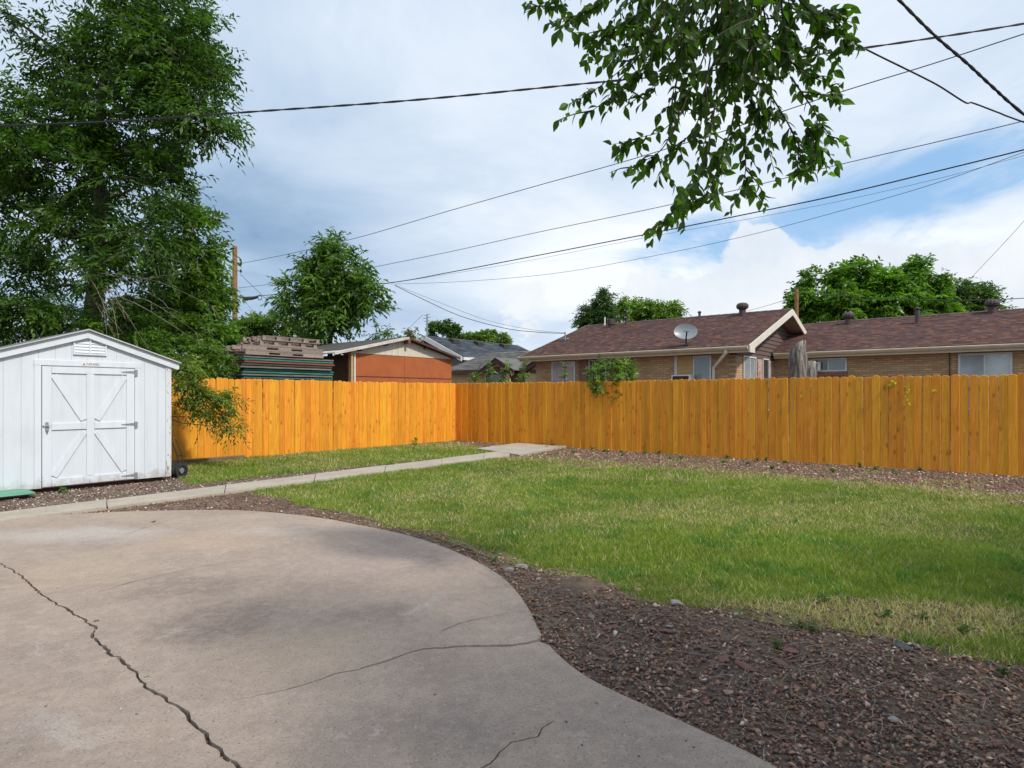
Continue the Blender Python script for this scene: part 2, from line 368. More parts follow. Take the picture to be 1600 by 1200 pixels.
# outlines (photo pixels dropped onto the ground)
ZP, ZW = .030, .035
edge_px = [(-420, 838), (-200, 823), (0, 811), (100, 804), (200, 799), (300, 797), (365, 797), (430, 801), (500, 809), (560, 820), (610, 830), (650, 840), (692, 854), (730, 870), (764, 888), (790, 906), (810, 928), (825, 950), (835, 970), (846, 992)]
edge_px2 = [(858, 1008), (880, 1030), (910, 1053), (950, 1075), (1000, 1098), (1050, 1120), (1100, 1143), (1150, 1166), (1215, 1200), (1300, 1255)]
E1 = [gp(x, y, ZP).xy for x, y in edge_px]; E2 = [gp(x, y, ZP).xy for x, y in edge_px2] + [Vector((2.0, .9)), Vector((2.4, -.5)), Vector((2.5, -4))]
def smooth_path(P, k=4):
    out = []
    for i in range(len(P) - 1):
        p0, p1, p2, p3 = P[max(i-1, 0)], P[i], P[i+1], P[min(i+2, len(P)-1)]
        for j in range(k):
            s = j / k
            out.append(.5 * ((2*p1) + (p2-p0)*s + (2*p0-5*p1+4*p2-p3)*s*s + (3*p1-p0-3*p2+p3)*s**3))
    return out + [P[-1]]
def rough_path(P, amp, step=.035, seed=0.0):
    out = []
    for i in range(len(P) - 1):
        n = max(1, int((P[i+1] - P[i]).length / step))
        for j in range(n):
            q = P[i].lerp(P[i+1], j / n)
            q = q + Vector((noise.noise((q.x*9+seed, q.y*9, 1.7)) + .6*noise.noise((q.x*31, q.y*31+seed, .3)), noise.noise((q.x*9, q.y*9+seed, 8.1)) + .6*noise.noise((q.x*31+seed, q.y*31, 5.3)))) * amp + Vector((random.uniform(-1, 1), random.uniform(-1, 1))) * amp * .35
            out.append(q)
    return out + [P[-1]]
def sides(P, w0, w1, seed):
    """two ragged lips of a crack along P, w0 wide at the start and w1 at the end"""
    a, b = [], []; n = len(P)
    for i, q in enumerate(P):
        d = (P[min(i+1, n-1)] - P[max(i-1, 0)]); d = d.normalized() if d.length else Vector((1, 0)); nn = Vector((-d.y, d.x))
        w = (w0 + (w1 - w0) * i / (n - 1)) * (.55 + .9 * abs(noise.noise((q.x*6+seed, q.y*6, 2.2))) + .35 * random.random())
        a.append(q + nn * w / 2); b.append(q - nn * w / 2)
    return a, b
E1s, E2s = smooth_path(E1), smooth_path(E2)
c1 = rough_path([gp(x, y, ZP).xy for x, y in [(-420, 839), (-200, 830), (-90, 848), (0, 880), (22, 892), (42, 906), (62, 928), (76, 936), (98, 948), (122, 962), (147, 981), (148, 996), (168, 1016), (192, 1033), (208, 1046), (216, 1066), (245, 1083), (268, 1098), (291, 1114), (302, 1130), (328, 1153), (345, 1176), (375, 1200), (420, 1245)]] + [Vector((-.7, 1.2)), Vector((-.3, -.5)), Vector((-.1, -4))], .016, seed=1)
c2 = rough_path([gp(x, y, ZP).xy for x, y in [(852, 1000), (800, 1008), (760, 1009), (715, 1010), (660, 1014), (640, 1020), (600, 1034), (560, 1045), (525, 1052), (495, 1064), (470, 1071), (430, 1082), (365, 1094)]], .011, seed=4)
c3 = rough_path([Vector((.3, -4)), Vector((.15, .5)), gp(660, 1300, ZP).xy, gp(755, 1200, ZP).xy, gp(782, 1176, ZP).xy, gp(800, 1160, ZP).xy, gp(838, 1150, ZP).xy, gp(850, 1138, ZP).xy, gp(866, 1126, ZP).xy], .011, seed=9)
l1, r1 = sides(c1, .012, .022, 3.0); l2, r2 = sides(c2, .034, .006, 5.0); l3, r3 = sides(c3, .030, .008, 6.0)
# slab on the near side of crack 1 (holds notches 2 and 3), slab on the far left of it
cw = l1 if (l1[40] - Vector((5, 5))).length < (r1[40] - Vector((5, 5))).length else r1
cf = r1 if cw is l1 else l1
n2a, n2b = (l2, r2) if l2[0].y > r2[0].y else (r2, l2)
n3a, n3b = (l3, r3) if l3[0].x > r3[0].x else (r3, l3)
slabA = E1s + n2a[1:] + list(reversed(n2b)) [:-1] + E2s + n3a + list(reversed(n3b)) + list(reversed(cw))[:-2]
slabB = cf + [Vector((-9, -4)), Vector((-9, 6.2))]
def slab_mesh(mb, poly, z0, z1):
    tri = geometry.tessellate_polygon([[Vector((p.x, p.y, 0)) for p in poly]])
    n = len(poly); fs = []
    for a in tri:
        q = [poly[i] for i in a]
        cr = (q[1]-q[0]).x*(q[2]-q[0]).y - (q[1]-q[0]).y*(q[2]-q[0]).x
        fs.append(tuple(a) if cr > 0 else tuple(reversed(a)))
    vs = [(p.x, p.y, z1) for p in poly] + [(p.x, p.y, z0) for p in poly]
    fs += [(i, (i+1) % n, n + (i+1) % n, n + i) for i in range(n)]
    return mb.add(vs, fs)
def concrete(name, light, dark, stain, blobs=(), scale=.9):
    m, t, p = newmat(name); g = nd(t, 'ShaderNodeNewGeometry').outputs['Position']
    n = noi(t, g, scale, 6, .6, .4); f = noi(t, g, 95, 3, .7); md = noi(t, g, 5.0, 5, .65, .5)
    c = mix(t, maprange(t, n, .3, .7), dark, light)
    c = mix(t, mth(t, 'MULTIPLY', maprange(t, md, .5, .75), .35), c, stain)
    wp = nd(t, 'ShaderNodeVectorMath', {0: g, 1: nd(t, 'ShaderNodeVectorMath', {0: nd(t, 'ShaderNodeTexNoise', {'Vector': g, 'Scale': 2.6, 'Detail': 6.0, 'Roughness': .65}).outputs[1], 'Scale': .75}, operation='SCALE').outputs[0]}, operation='ADD').outputs[0]
    for (x, y, rx, ry, cc, k) in blobs:            # old stains and worn patches, with dappled sun and shade painted in
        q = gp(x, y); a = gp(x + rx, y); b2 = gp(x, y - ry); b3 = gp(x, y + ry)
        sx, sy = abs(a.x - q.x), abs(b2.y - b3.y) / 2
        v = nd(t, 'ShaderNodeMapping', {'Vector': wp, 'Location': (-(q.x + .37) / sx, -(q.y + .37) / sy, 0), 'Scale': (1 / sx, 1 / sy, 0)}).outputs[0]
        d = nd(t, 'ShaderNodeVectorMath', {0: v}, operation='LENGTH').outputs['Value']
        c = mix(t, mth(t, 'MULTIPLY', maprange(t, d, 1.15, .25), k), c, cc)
    pale = noi(t, g, 2.3, 7, .75, 1.0)
    c = mix(t, mth(t, 'MULTIPLY', maprange(t, pale, .58, .66), .42), c, (.47, .445, .42))
    c = mix(t, mth(t, 'MULTIPLY', maprange(t, f, .38, .70), .55), c, tuple(x * .55 for x in dark))
    m2 = noi(t, g, 17.0, 5, .7, .3)
    c = mix(t, mth(t, 'MULTIPLY', maprange(t, m2, .40, .66), .28), c, tuple(x * 1.28 for x in light))
    c = mix(t, mth(t, 'MULTIPLY', maprange(t, noi(t, g, 34.0, 3, .7), .50, .68), .30), c, tuple(x * .62 for x in dark))
    sp = nd(t, 'ShaderNodeTexVoronoi', {'Vector': g, 'Scale': 30.0}).outputs['Distance']
    c = mix(t, mth(t, 'MULTIPLY', maprange(t, sp, .20, .08), .65), c, (.12, .10, .088))
    sp2 = nd(t, 'ShaderNodeTexVoronoi', {'Vector': g, 'Scale': 23.0}).outputs['Distance']
    c = mix(t, mth(t, 'MULTIPLY', maprange(t, sp2, .17, .07), .4), c, (.52, .47, .42))
    t.links.new(c, p.inputs['Base Color']); p.inputs['Roughness'].default_value = .85; p.inputs['Specular IOR Level'].default_value = .25
    bump(t, p, mth(t, 'ADD', f, mth(t, 'MULTIPLY', md, .5)), .35, .006); return m
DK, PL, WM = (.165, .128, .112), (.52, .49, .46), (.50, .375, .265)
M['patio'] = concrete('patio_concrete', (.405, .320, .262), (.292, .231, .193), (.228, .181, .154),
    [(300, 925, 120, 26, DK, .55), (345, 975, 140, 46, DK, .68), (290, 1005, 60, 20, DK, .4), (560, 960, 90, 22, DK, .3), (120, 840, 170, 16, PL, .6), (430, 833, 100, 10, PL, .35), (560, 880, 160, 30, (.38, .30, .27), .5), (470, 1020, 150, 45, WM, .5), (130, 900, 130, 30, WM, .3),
     (330, 850, 130, 20, WM, .4), (120, 1150, 120, 25, PL, .35), (650, 1150, 300, 60, (.22, .18, .165), .4), (80, 1030, 120, 60, (.21, .175, .16), .35)])  # warm and dark blobs also carry the sun flecks and tree shade
M['walk'] = concrete('walk_concrete', (.46, .41, .34), (.35, .31, .255), (.29, .25, .20), scale=1.5)
pat = bpy.data.objects.new('patio', None); COL.objects.link(pat); tag(pat, kind='structure'); ORG['patio'] = Vector((0, 0, 0))
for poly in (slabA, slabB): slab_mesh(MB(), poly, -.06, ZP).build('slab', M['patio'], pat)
# hairline cracks, a couple of millimetres wide
M['crackfill'] = simple('crack_dirt', (.05, .04, .032), (.09, .07, .05), 30, .95, .4)
for k, px in enumerate([[(690, 985), (720, 973), (760, 964), (800, 957), (838, 951)], [(152, 925), (220, 905), (300, 888), (400, 872), (470, 862)], [(195, 835), (232, 822), (248, 818), (268, 810)]]):
    a, b = sides(rough_path([gp(x, y, ZP + .004).xy for x, y in px], .009, seed=20 + k), .0045, .0015, 8.0 + k); n = len(a)
    MB().add([(q.x, q.y, ZP + .004) for q in a + b], [(i, i + 1, n + i + 1, n + i) if (a[0]-b[0]).cross(a[1]-a[0]) > 0 else (i, n + i, n + i + 1, i + 1) for i in range(n - 1)]).build('hairline_crack', M['crackfill'], pat)

# walk: five slabs with open joints, then the pad by the fence
UA, UB = [gp(x, y, ZW).xy for x, y in ((200, 776.5), (790, 704.2))], [gp(x, y, ZW).xy for x, y in ((200, 788.5), (790, 712.5))]
walk = bpy.data.objects.new('walkway', None); COL.objects.link(walk); tag(walk, kind='structure'); ORG['walkway'] = Vector((0, 0, 0))
def wl(P, s): return P[0].lerp(P[1], s)
ss = [-.62, -.42, -.22, -.03, .16, .35, .54, .73, .90, 1.02]
walk_poly = []
for i in range(len(ss) - 1):
    a, b = ss[i] + .0008, ss[i+1] - .0008
    poly = [wl(UB, a), wl(UB, b), wl(UA, b), wl(UA, a)]
    poly = [p for k in range(4) for p in rough_path([poly[k], poly[(k+1) % 4]], .006, .12, seed=i)[:-1]]
    slab_mesh(MB(), poly, -.08, ZW + .004 * (i % 3)).build('slab', M['walk'], walk)
PADP = [L(gp(x, y, ZW)) for x, y in ((745, 701.5), (770, 698), (817, 692), (889, 697), (812, 711.5))]
pad_poly = [Vector(l2w(min(p.x, 9), min(p.y, -.06))) for p in PADP]
pp = [p for k in range(len(pad_poly)) for p in rough_path([pad_poly[k], pad_poly[(k+1) % len(pad_poly)]], .02, .15, seed=30)[:-1]]
slab_mesh(MB(), pp, -.08, ZW + .016).build('slab', M['walk'], walk)
walk_poly = [wl(UA, -.7), wl(UA, 1.02), wl(UB, 1.02), wl(UB, -.7)]

# ------------------------------------------------------------------ lawn, chips
def inside(P, X, Y):
    r = np.zeros(len(X), bool); n = len(P); j = n - 1
    for i in range(n):
        xi, yi, xj, yj = P[i][0], P[i][1], P[j][0], P[j][1]
        if yi != yj: r ^= ((yi > Y) != (yj > Y)) & (X < (xj - xi) * (Y - yi) / (yj - yi) + xi)
        j = i
    return r
GRID = {}
def vnoise(X, Y, f, seed):
    """smooth value noise on numpy arrays"""
    g = GRID.setdefault(seed, None)
    if g is None: g = GRID[seed] = np.random.default_rng(seed).random((256, 256))
    x, y = X * f + 500, Y * f + 500
    i, j = np.floor(x).astype(int), np.floor(y).astype(int); a, b = x - i, y - j
    a, b = a*a*(3-2*a), b*b*(3-2*b); i0, i1, j0, j1 = i % 256, (i+1) % 256, j % 256, (j+1) % 256
    return (g[i0, j0]*(1-a) + g[i1, j0]*a)*(1-b) + (g[i0, j1]*(1-a) + g[i1, j1]*a)*b
def fb(X, Y, f, s): return .55*vnoise(X, Y, f, s) + .3*vnoise(X, Y, f*2.3, s+1) + .15*vnoise(X, Y, f*5.1, s+2)
patio_poly = [(p.x, p.y) for p in E1s + E2s] + [(-9, -4), (-9, 6.2)]
near_px = [(378, 766), (430, 777), (480, 790), (560, 808), (640, 829), (720, 854), (770, 874), (830, 892), (900, 905), (960, 918), (1040, 936), (1120, 955), (1200, 975), (1280, 985), (1360, 996), (1440, 1006), (1520, 1014), (1600, 1022), (1800, 1035), (2300, 1060)]
NEAR = [gp(x, y).xy for x, y in near_px]
LAWN_A = [tuple(p) for p in NEAR] + [(16, 9), l2w(17, -.9), l2w(3.9, -.9), tuple(wl(UB, 1.0)), tuple(wl(UB, .25))]
LAWN_B = [gp(295, 757).xy, tuple(wl(UA, 1.0)), l2w(1.6, -1.0), l2w(.1, -.4), l2w(.1, -10.2), gp(285, 735).xy]
LAWN_B = [tuple(p) for p in LAWN_B]
def local(X, Y): a, b = X - CX, Y - CY; return a*cu + b*su, -a*su + b*cu
def lawn_density(X, Y):
    jx, jy = (fb(X, Y, 1.8, 40) - .5) * .75, (fb(X, Y, 1.8, 50) - .5) * .75
    A, Bm = inside(LAWN_A, X + jx, Y + jy), inside(LAWN_B, X + jx * .5, Y + jy * .5)
    u, v = local(X, Y)
    d = (A | Bm).astype(float)
    strip = np.clip((-v - 1.25 - 2.5 * fb(X, Y, .6, 60)) / 1.5, .0, 1) ** 1.6; strip = np.maximum(strip, np.where(fb(X, Y, 1.5, 64) > .60, .30, .015))           # thins out towards the mulch by the right fence
    d *= np.where(A, strip, 1)
    corner = np.clip((np.hypot(u - .8, v + .6) - 1.0) / 1.6, .2, 1); d *= np.where(Bm, corner, 1)
    bare = np.clip((fb(X, Y, .55, 70) - .22) * 6, .7, 1); d *= bare
    edge = gp(1330, 965); d *= np.where(np.hypot((X - edge.x) / 1.2, (Y - edge.y) / .35) < 1 + .9 * (fb(X, Y, 3, 75) - .5), .5, 1)
    on = inside([(p.x, p.y) for p in walk_poly], X, Y) | inside([(p.x, p.y) for p in pad_poly], X, Y) | inside(patio_poly, X, Y)
    d[on] = 0; d[(u < .03) | (v > -.03)] = 0
    return d
def scatter(n, y0, y1, power):
    """ground points, denser towards the camera"""
    a = 2 - power; s = RNG.random(n); Y = (y0**a + s * (y1**a - y0**a)) ** (1 / a)
    return (RNG.random(n) * 2 - 1) * (1.15 * Y + 2.0), Y
def lerp(a, b, t): return np.asarray(a)[None] * (1 - t[:, None]) + np.asarray(b)[None] * t[:, None]
# thatch sheet under the blades
def sheet(name, poly, z, mat):
    b = MB(); slab_mesh(b, [Vector(p) for p in poly], z - .003, z); return tag(b.build(name, mat), kind='structure')
SHEET_A = [tuple(q) for q in NEAR] + [(16, 9), l2w(17, -3.0), l2w(14, -2.5), l2w(12, -2.9), l2w(10, -2.3), l2w(8, -2.7), l2w(6, -2.1), l2w(4.9, -2.3), tuple(wl(UB, .85)), tuple(wl(UB, .25))]
sheet('lawn', SHEET_A, .006, M['thatch']); sheet('lawn', LAWN_B, .006, M['thatch'])
X, Y = scatter(1020000, 2.6, 21, 1.75)
d = lawn_density(X, Y); k = RNG.random(len(X)) < d; X, Y, d = X[k], Y[k], d[k]
n = len(X); a = RNG.random(n) * 6.283; tall = .35 + .7 * fb(X, Y, .9, 80) + .7 * fb(X, Y, 5.0, 83)
h = (.022 + .034 * RNG.random(n)) * tall * (1 + .10 * np.maximum(Y - 6, 0) / 6); w = .0035 + .00085 * Y
lean = h * (.25 + .8 * RNG.random(n)); la = RNG.random(n) * 6.283
V = np.zeros((n, 3, 3)); V[:, 0] = np.stack([X - np.cos(a)*w/2, Y - np.sin(a)*w/2, np.full(n, .002)], 1)
V[:, 1] = np.stack([X + np.cos(a)*w/2, Y + np.sin(a)*w/2, np.full(n, .002)], 1)
V[:, 2] = np.stack([X + np.cos(la)*lean, Y + np.sin(la)*lean, h], 1)
u_, v_ = local(X, Y)
eg = gp(1330, 960); straw = np.exp(-((X - eg.x) / 1.0) ** 2 - ((Y - eg.y) / .30) ** 2)
dry = np.clip(.06 + .75 * straw + .45 * (fb(X, Y, .42, 90) - .47) + .55 * (fb(X, Y, 2.2, 95) - .5) + .55 * (1 - d) + .12 * np.clip((Y - 8) / 8, 0, 1), .04, .9)
isdry = RNG.random(n) < dry
g = lerp((.066, .122, .012), (.170, .218, .024), RNG.random(n)); g *= (.55 + .5 * fb(X, Y, .7, 97) + .45 * fb(X, Y, 6.0, 103))[:, None]
clov = (fb(X, Y, 2.6, 111) > .62)[:, None]; g = np.where(clov, g * np.array([[.62, .86, .9]]), g)
s = lerp((.30, .24, .11), (.42, .36, .20), RNG.random(n)); c = np.where(isdry[:, None], s, g)
tag(np_obj('grass', V.reshape(-1, 3), np.arange(3 * n).reshape(n, 3), M['grass'], col=np.repeat(c, 3, 0)), 'short patchy green and straw lawn grass between path and fences', 'grass', kind='stuff')

OCT = np.array([(1,0,0),(-1,0,0),(0,1,0),(0,-1,0),(0,0,1),(0,0,-1)], float)
OCF = np.array([(0,2,4),(2,1,4),(1,3,4),(3,0,4),(2,0,5),(1,2,5),(3,1,5),(0,3,5)])
def chip_mesh(X, Y, Z, size, flat, cols):
    n = len(X); a = RNG.random(n) * 6.283
    P = OCT[None] * (.65 + .7 * RNG.random((n, 6, 1))) + RNG.normal(0, .16, (n, 6, 3))
    P *= np.stack([size, size * (.45 + .5 * RNG.random(n)), size * flat], 1)[:, None]
    t1, t2 = RNG.normal(0, .35, n), RNG.normal(0, .35, n)
    P[:, :, 2] += P[:, :, 0] * t1[:, None] + P[:, :, 1] * t2[:, None]
    x = P[:, :, 0] * np.cos(a)[:, None] - P[:, :, 1] * np.sin(a)[:, None]; y = P[:, :, 0] * np.sin(a)[:, None] + P[:, :, 1] * np.cos(a)[:, None]
    V = np.stack([x + X[:, None], y + Y[:, None], P[:, :, 2] + Z[:, None]], 2).reshape(-1, 3)
    return V, (OCF[None] + 6 * np.arange(n)[:, None, None]).reshape(-1, 3), np.repeat(cols, 6, 0)
def chip_cols(n, mixw):
    pal = np.array([(.155, .098, .076), (.090, .080, .078), (.25, .175, .13), (.37, .30, .25), (.20, .105, .075), (.50, .46, .42)])
    return pal[RNG.choice(6, n, p=np.array(mixw) / sum(mixw))] * (.6 + .8 * RNG.random((n, 1)))
X, Y = scatter(290000, 1.7, 19, 1.95)
d = lawn_density(X, Y); u_, v_ = local(X, Y)
off = inside(patio_poly, X, Y) | inside([(p.x, p.y) for p in walk_poly], X, Y) | inside([(p.x, p.y) for p in pad_poly], X, Y)
ok = ~off & (u_ > .05) & (v_ < -.05) & (RNG.random(len(X)) > d * 1.25) & ~((u_ < 2.62) & (v_ < -9.75)) & ~inside(LAWN_B, X, Y)
X, Y, u_, v_ = X[ok], Y[ok], u_[ok], v_[ok]; n = len(X)
shedbed = (u_ < 4.6) & (v_ < -7); mulch = v_ > -3.8
size = (.005 + .012 * RNG.random(n) ** 2.6) * np.where(mulch, 1.3, 1.0) * (1 + .05 * Y)
cols = chip_cols(n, (5, 3, 3.6, .8, 3.4, .08)) * np.array([[1.36, 1.28, 1.24]]); light = chip_cols(n, (2, 2.5, 4, 4, 2, 2.2)); brown = chip_cols(n, (3, .6, 5, 3, 4, .6)) * np.array([[1.25, 1.1, 1.0]])
cols = np.where(shedbed[:, None], light * 1.05, np.where(mulch[:, None], brown * .95, cols))
V, Fc, cc = chip_mesh(X, Y, .004 + .012 * RNG.random(n), size, .45, cols)
tag(np_obj('gravel', V, Fc, M['chips'], col=cc), 'brown and grey rock mulch chips round the lawn and patio', 'gravel', kind='stuff')
# dry stems lying on the chips
tw = MB()
X, Y = RNG.uniform(-.6, 6.5, 5000), RNG.uniform(1.9, 7.2, 5000)
ok = (np.abs(X) < .95 * Y + .3) & (lawn_density(X, Y) < .3) & ~inside(patio_poly, X, Y)
for x, y in list(zip(X[ok], Y[ok]))[:1150]:
    a = random.random() * 6.28; l = random.uniform(.03, .16) * (1 if random.random() < .93 else 2.2); b = random.gauss(0, .5); z = .018 + .02 * random.random()
    pts = [(x + l*s*math.cos(a + b*s), y + l*s*math.sin(a + b*s), z + .015 * math.sin(s*3) * random.random()) for s in (-.5, -.15, .15, .5)]
    tw.tube(pts, [.0020, .0018, .0016, .001], 3)
tag(tw.build('dry_stems', M['twig']), 'pale dry stems littered over the brown rock mulch', 'twigs', kind='stuff')

# grit and leaf crumbs on the slab, most of it near the edges
X, Y = scatter(5200, 1.8, 7.6, 1.6); on = inside(patio_poly, X, Y); X, Y = X[on], Y[on]
ed = np.array([(q.x, q.y) for q in E1s + E2s]); dist = np.min(np.hypot(X[:, None] - ed[None, :, 0], Y[:, None] - ed[None, :, 1]), 1)
k = RNG.random(len(X)) < np.clip(.9 * np.exp(-dist / .10), .09, 1); X, Y = X[k], Y[k]; n = len(X)
V, Fc, cc = chip_mesh(X, Y, np.full(n, ZP + .002), .0025 + .006 * RNG.random(n) ** 2, .35, chip_cols(n, (4, 4, 3, 1, 2, .5)))
o = np_obj('slab_grit', V, Fc, M['chips'], pat, cc); o['kind'] = 'stuff'
# crumbs and dirt in the big crack
n = 500; ii = RNG.integers(20, len(c1) - 20, n); P = np.array([c1[i] for i in ii]) + RNG.normal(0, .006, (n, 2))
V, Fc, cc = chip_mesh(P[:, 0], P[:, 1], .006 + .014 * RNG.random(n), .004 + .007 * RNG.random(n), .7, chip_cols(n, (5, 5, 2, 1, 2, 1)))
o = np_obj('crack_crumbs', V, Fc, M['chips'], pat, cc); o['kind'] = 'stuff'
# ------------------------------------------------------------------ fences (dog-eared boards on rails and posts)
def board_mesh(w, h, th, seed):
    e = w * .24; rnd = random.Random(seed); j = lambda a: rnd.uniform(-a, a)
    pts = [(-w/2, 0, 0), (w/2, 0, 0), (w/2 + j(.001), 0, h - e*.8), (w/2 - e, 0, h + j(.003)), (-w/2 + e, 0, h + j(.003)), (-w/2 + j(.001), 0, h - e*.8)]
    n = 6; c = .005                                             # front edges eased by a few millimetres
    sx = lambda x: x - math.copysign(c, x)
    b = MB(); b.v = [(q[0], th/2, q[2]) for q in pts] + [(q[0], -th/2 + c, q[2]) for q in pts] + [(sx(q[0]), -th/2, q[2] - (c if i > 1 else 0)) for i, q in enumerate(pts)]
    b.f = [tuple(range(n - 1, -1, -1)), tuple(range(2*n, 3*n))] + [(k*n + i, k*n + (i+1) % n, (k+1)*n + (i+1) % n, (k+1)*n + i) for k in (0, 1) for i in range(n)]
    return b
FH = 1.83
variants = []
for k, (w, h) in enumerate([(.138, FH), (.141, FH - .012), (.139, FH + .010), (.143, FH - .004), (.130, FH + .004), (.136, FH - .018)]):
    me = board_mesh(w, h, .018, k).mesh('board'); me.materials.append(M['fence']); variants.append((me, w))
def fence(label, run, length, along_u, start):
    r = root('wood_fence', label, 'fence', (0, 0, 0)); s = start; i = 0
    while s < length:
        me, w = variants[random.randrange(6)] if i else variants[0]
        o = bpy.data.objects.new('board', me); COL.objects.link(o); o.parent = r
        gap = random.choice([.0005, .001, .001, .0015, .003])
        if along_u and s > 9: gap += random.choice([.0, .002, .003, .007])
        c = s + w / 2; off = random.gauss(0, .0035); dz = random.gauss(0, .004)
        if along_u: o.location = (c, off, dz); o.rotation_euler = (random.gauss(0, .003), random.gauss(0, .0035), random.gauss(0, .012))
        else: o.location = (-off, -c, dz); o.rotation_euler = (random.gauss(0, .0035), random.gauss(0, .003), R(90) + random.gauss(0, .012))
        s += w + gap; i += 1
    for z in (.32, .95, 1.52):
        q = B(start, length, .014, .052, z, z + .088) if along_u else B(-.052, -.014, -length, -start, z, z + .088)
        q.build('rail', M['fence'], r)
    k = start + .05
    while k < length:
        q = B(k, k + .09, .055, .145, 0, 1.74) if along_u else B(-.145, -.055, -k - .09, -k, 0, 1.74)
        q.build('post', M['fence'], r); k += 2.4
    return r
fence('orange stained board fence running behind the shed up to the corner', 0, 14.6, False, .012)
fence('long orange stained board fence in front of the brick house', 0, 17.6, True, .014)
# landscape timber at the foot of the fence behind the shed
b = MB().bar((.14, -9.9, .035), (.15, -7.1, .035), .10, .09)
o = b.build('landscape_timber', M['timber'], None, bevel=.01); X, Y = l2w(0, 0); o.location = (X, Y, 0); o.rotation_euler.z = ROT
tag(o, 'dark weathered landscape timber along the foot of the orange fence', 'timber')

# ------------------------------------------------------------------ shed
SU = 2.64; SV0, SV1 = -9.71, -12.16; SB = .10                    # front plane, its two ends, floor height
sh = root('garden_shed', 'white wooden garden shed with a double-cross braced door', 'shed', (SU, (SV0 + SV1) / 2, 0))
VM = (SV0 + SV1) / 2; HW = (SV0 - SV1) / 2; EAV, RID = 1.985, 2.40
def top_at(v, over=0): return RID - (RID - EAV) * abs(v - VM) / HW
w = MB().prism([(SU - .016, SV0, SB), (SU - .016, SV1, SB), (SU - .016, SV1, EAV), (SU - .016, VM, RID), (SU - .016, SV0, EAV)], (-.06, 0, 0))
w.box(SU - 2.3, SU - .076, SV0 - .05, SV0 - .002, SB, EAV - .02); w.box(SU - 2.3, SU - .076, SV1 + .002, SV1 + .05, SB, EAV - .02)
w.prism([(SU - 2.3, SV0 - .002, SB), (SU - 2.3, SV1 + .002, SB), (SU - 2.3, SV1 + .002, EAV), (SU - 2.3, VM, RID), (SU - 2.3, SV0 - .002, EAV)], (.05, 0, 0))
wall = w.build('wall', M['white'], sh)
# door opening in photo pixels
dl, _ = on_u(64.5, 700, SU); dr, _ = on_u(209.5, 700, SU); dtop = on_u(64.5, 571.3, SU)[1]; dbot = SB + .0
jl, _ = on_u(53, 700, SU); jr, _ = on_u(219.5, 700, SU); jtop = on_u(53, 561.3, SU)[1]
nb = 12; bw = (SV0 - SV1) / nb
for i in range(nb):                                              # vertical siding boards with open grooves
    a, b_ = SV1 + i * bw + .0012, SV1 + (i + 1) * bw - .0012
    zb = SB - .03
    pts = [(SU - .016, a, zb), (SU - .016, b_, zb), (SU - .016, b_, top_at(b_) - .004)]
    if a < VM < b_: pts.append((SU - .016, VM, RID - .004))
    pts.append((SU - .016, a, top_at(a) - .004))
    MB().prism(pts, (.016, 0, 0)).build('siding_board', M['white'], wall)
# corner boards and rake trim
B(SU, SU + .02, SV0 - .085, SV0 + .004, SB - .035, EAV - .03).build('corner_board', M['whitebad'], sh, bevel=.003)
B(SU, SU + .02, SV1 - .004, SV1 + .085, SB - .035, EAV - .03).build('corner_board', M['whitetrim'], sh, bevel=.003)
OV = .10
sl = (RID - EAV) / HW
for s in (1, -1):
    e = VM + s * (HW + OV); ze = RID - sl * (HW + OV)
    MB().prism([(SU + .002, VM, RID + .045), (SU + .002, e, ze + .045), (SU + .002, e, ze - .075), (SU + .002, VM, RID - .075)], (.05, 0, 0)).build('rake_board', M['whitetrim'], sh, bevel=.003)
    rf = MB().prism([(SU + .085, VM, RID + .048), (SU + .085, e + s * .03, ze + .048 - sl * .03), (SU + .085, e + s * .03, ze + .070 - sl * .03), (SU + .085, VM, RID + .070)], (-2.5, 0, 0)).build('roof_panel', M['shinglegrey'], sh)
    MB().prism([(SU + .092, VM, RID + .046), (SU + .092, e + s * .036, ze + .046 - sl * .036), (SU + .092, e + s * .036, ze + .064 - sl * .036), (SU + .092, VM, RID + .064)], (-.006, 0, 0)).build('drip_edge', M['greytrim'], sh)
    B(SU - 2.35, SU + .05, e - s * .0, e + s * .018, ze - .06, ze + .04).build('eave_board', M['whitetrim'], sh)
# gable vent: two louvred halves
va, vz1 = on_u(114, 526, SU); vb, vz0 = on_u(166, 556, SU)
vz0, vz1 = on_u(140, 555, SU)[1], on_u(140, 527.5, SU)[1]
vt = MB(); f = .022
vt.box(SU, SU + .026, va, vb, vz0, vz0 + f); vt.box(SU, SU + .026, va, vb, vz1 - f, vz1)
vm = (va + vb) / 2
for q in (va, vm - f / 2, vb - f): vt.box(SU, SU + .0255, q, q + f, vz0 + f, vz1 - f)
vent = vt.build('gable_vent', M['whitetrim'], sh)
for (a, b_) in ((va + f, vm - f/2), (vm + f/2, vb - f)):
    for k in range(5):
        z = vz0 + f + (vz1 - vz0 - 2*f) * (k + .1) / 5; hz = (vz1 - vz0 - 2*f) / 5
        MB().prism([(SU + .0015, a, z + hz*.95), (SU + .0015, b_, z + hz*.95), (SU + .012, b_, z + .004), (SU + .012, a, z + .004)], (.002, 0, .003)).build('louvre', M['whitetrim'], vent)
# door frame
B(SU, SU + .022, jl, dl - .004, SB - .03, dtop + .004).build('door_jamb', M['whitetrim'], sh, bevel=.003)
B(SU, SU + .022, dr + .004, jr, SB - .03, dtop + .004).build('door_jamb', M['whitetrim'], sh, bevel=.003)
B(SU, SU + .024, jl - .004, jr + .004, dtop + .006, jtop).build('door_header', M['whitetrim'], sh, bevel=.003)
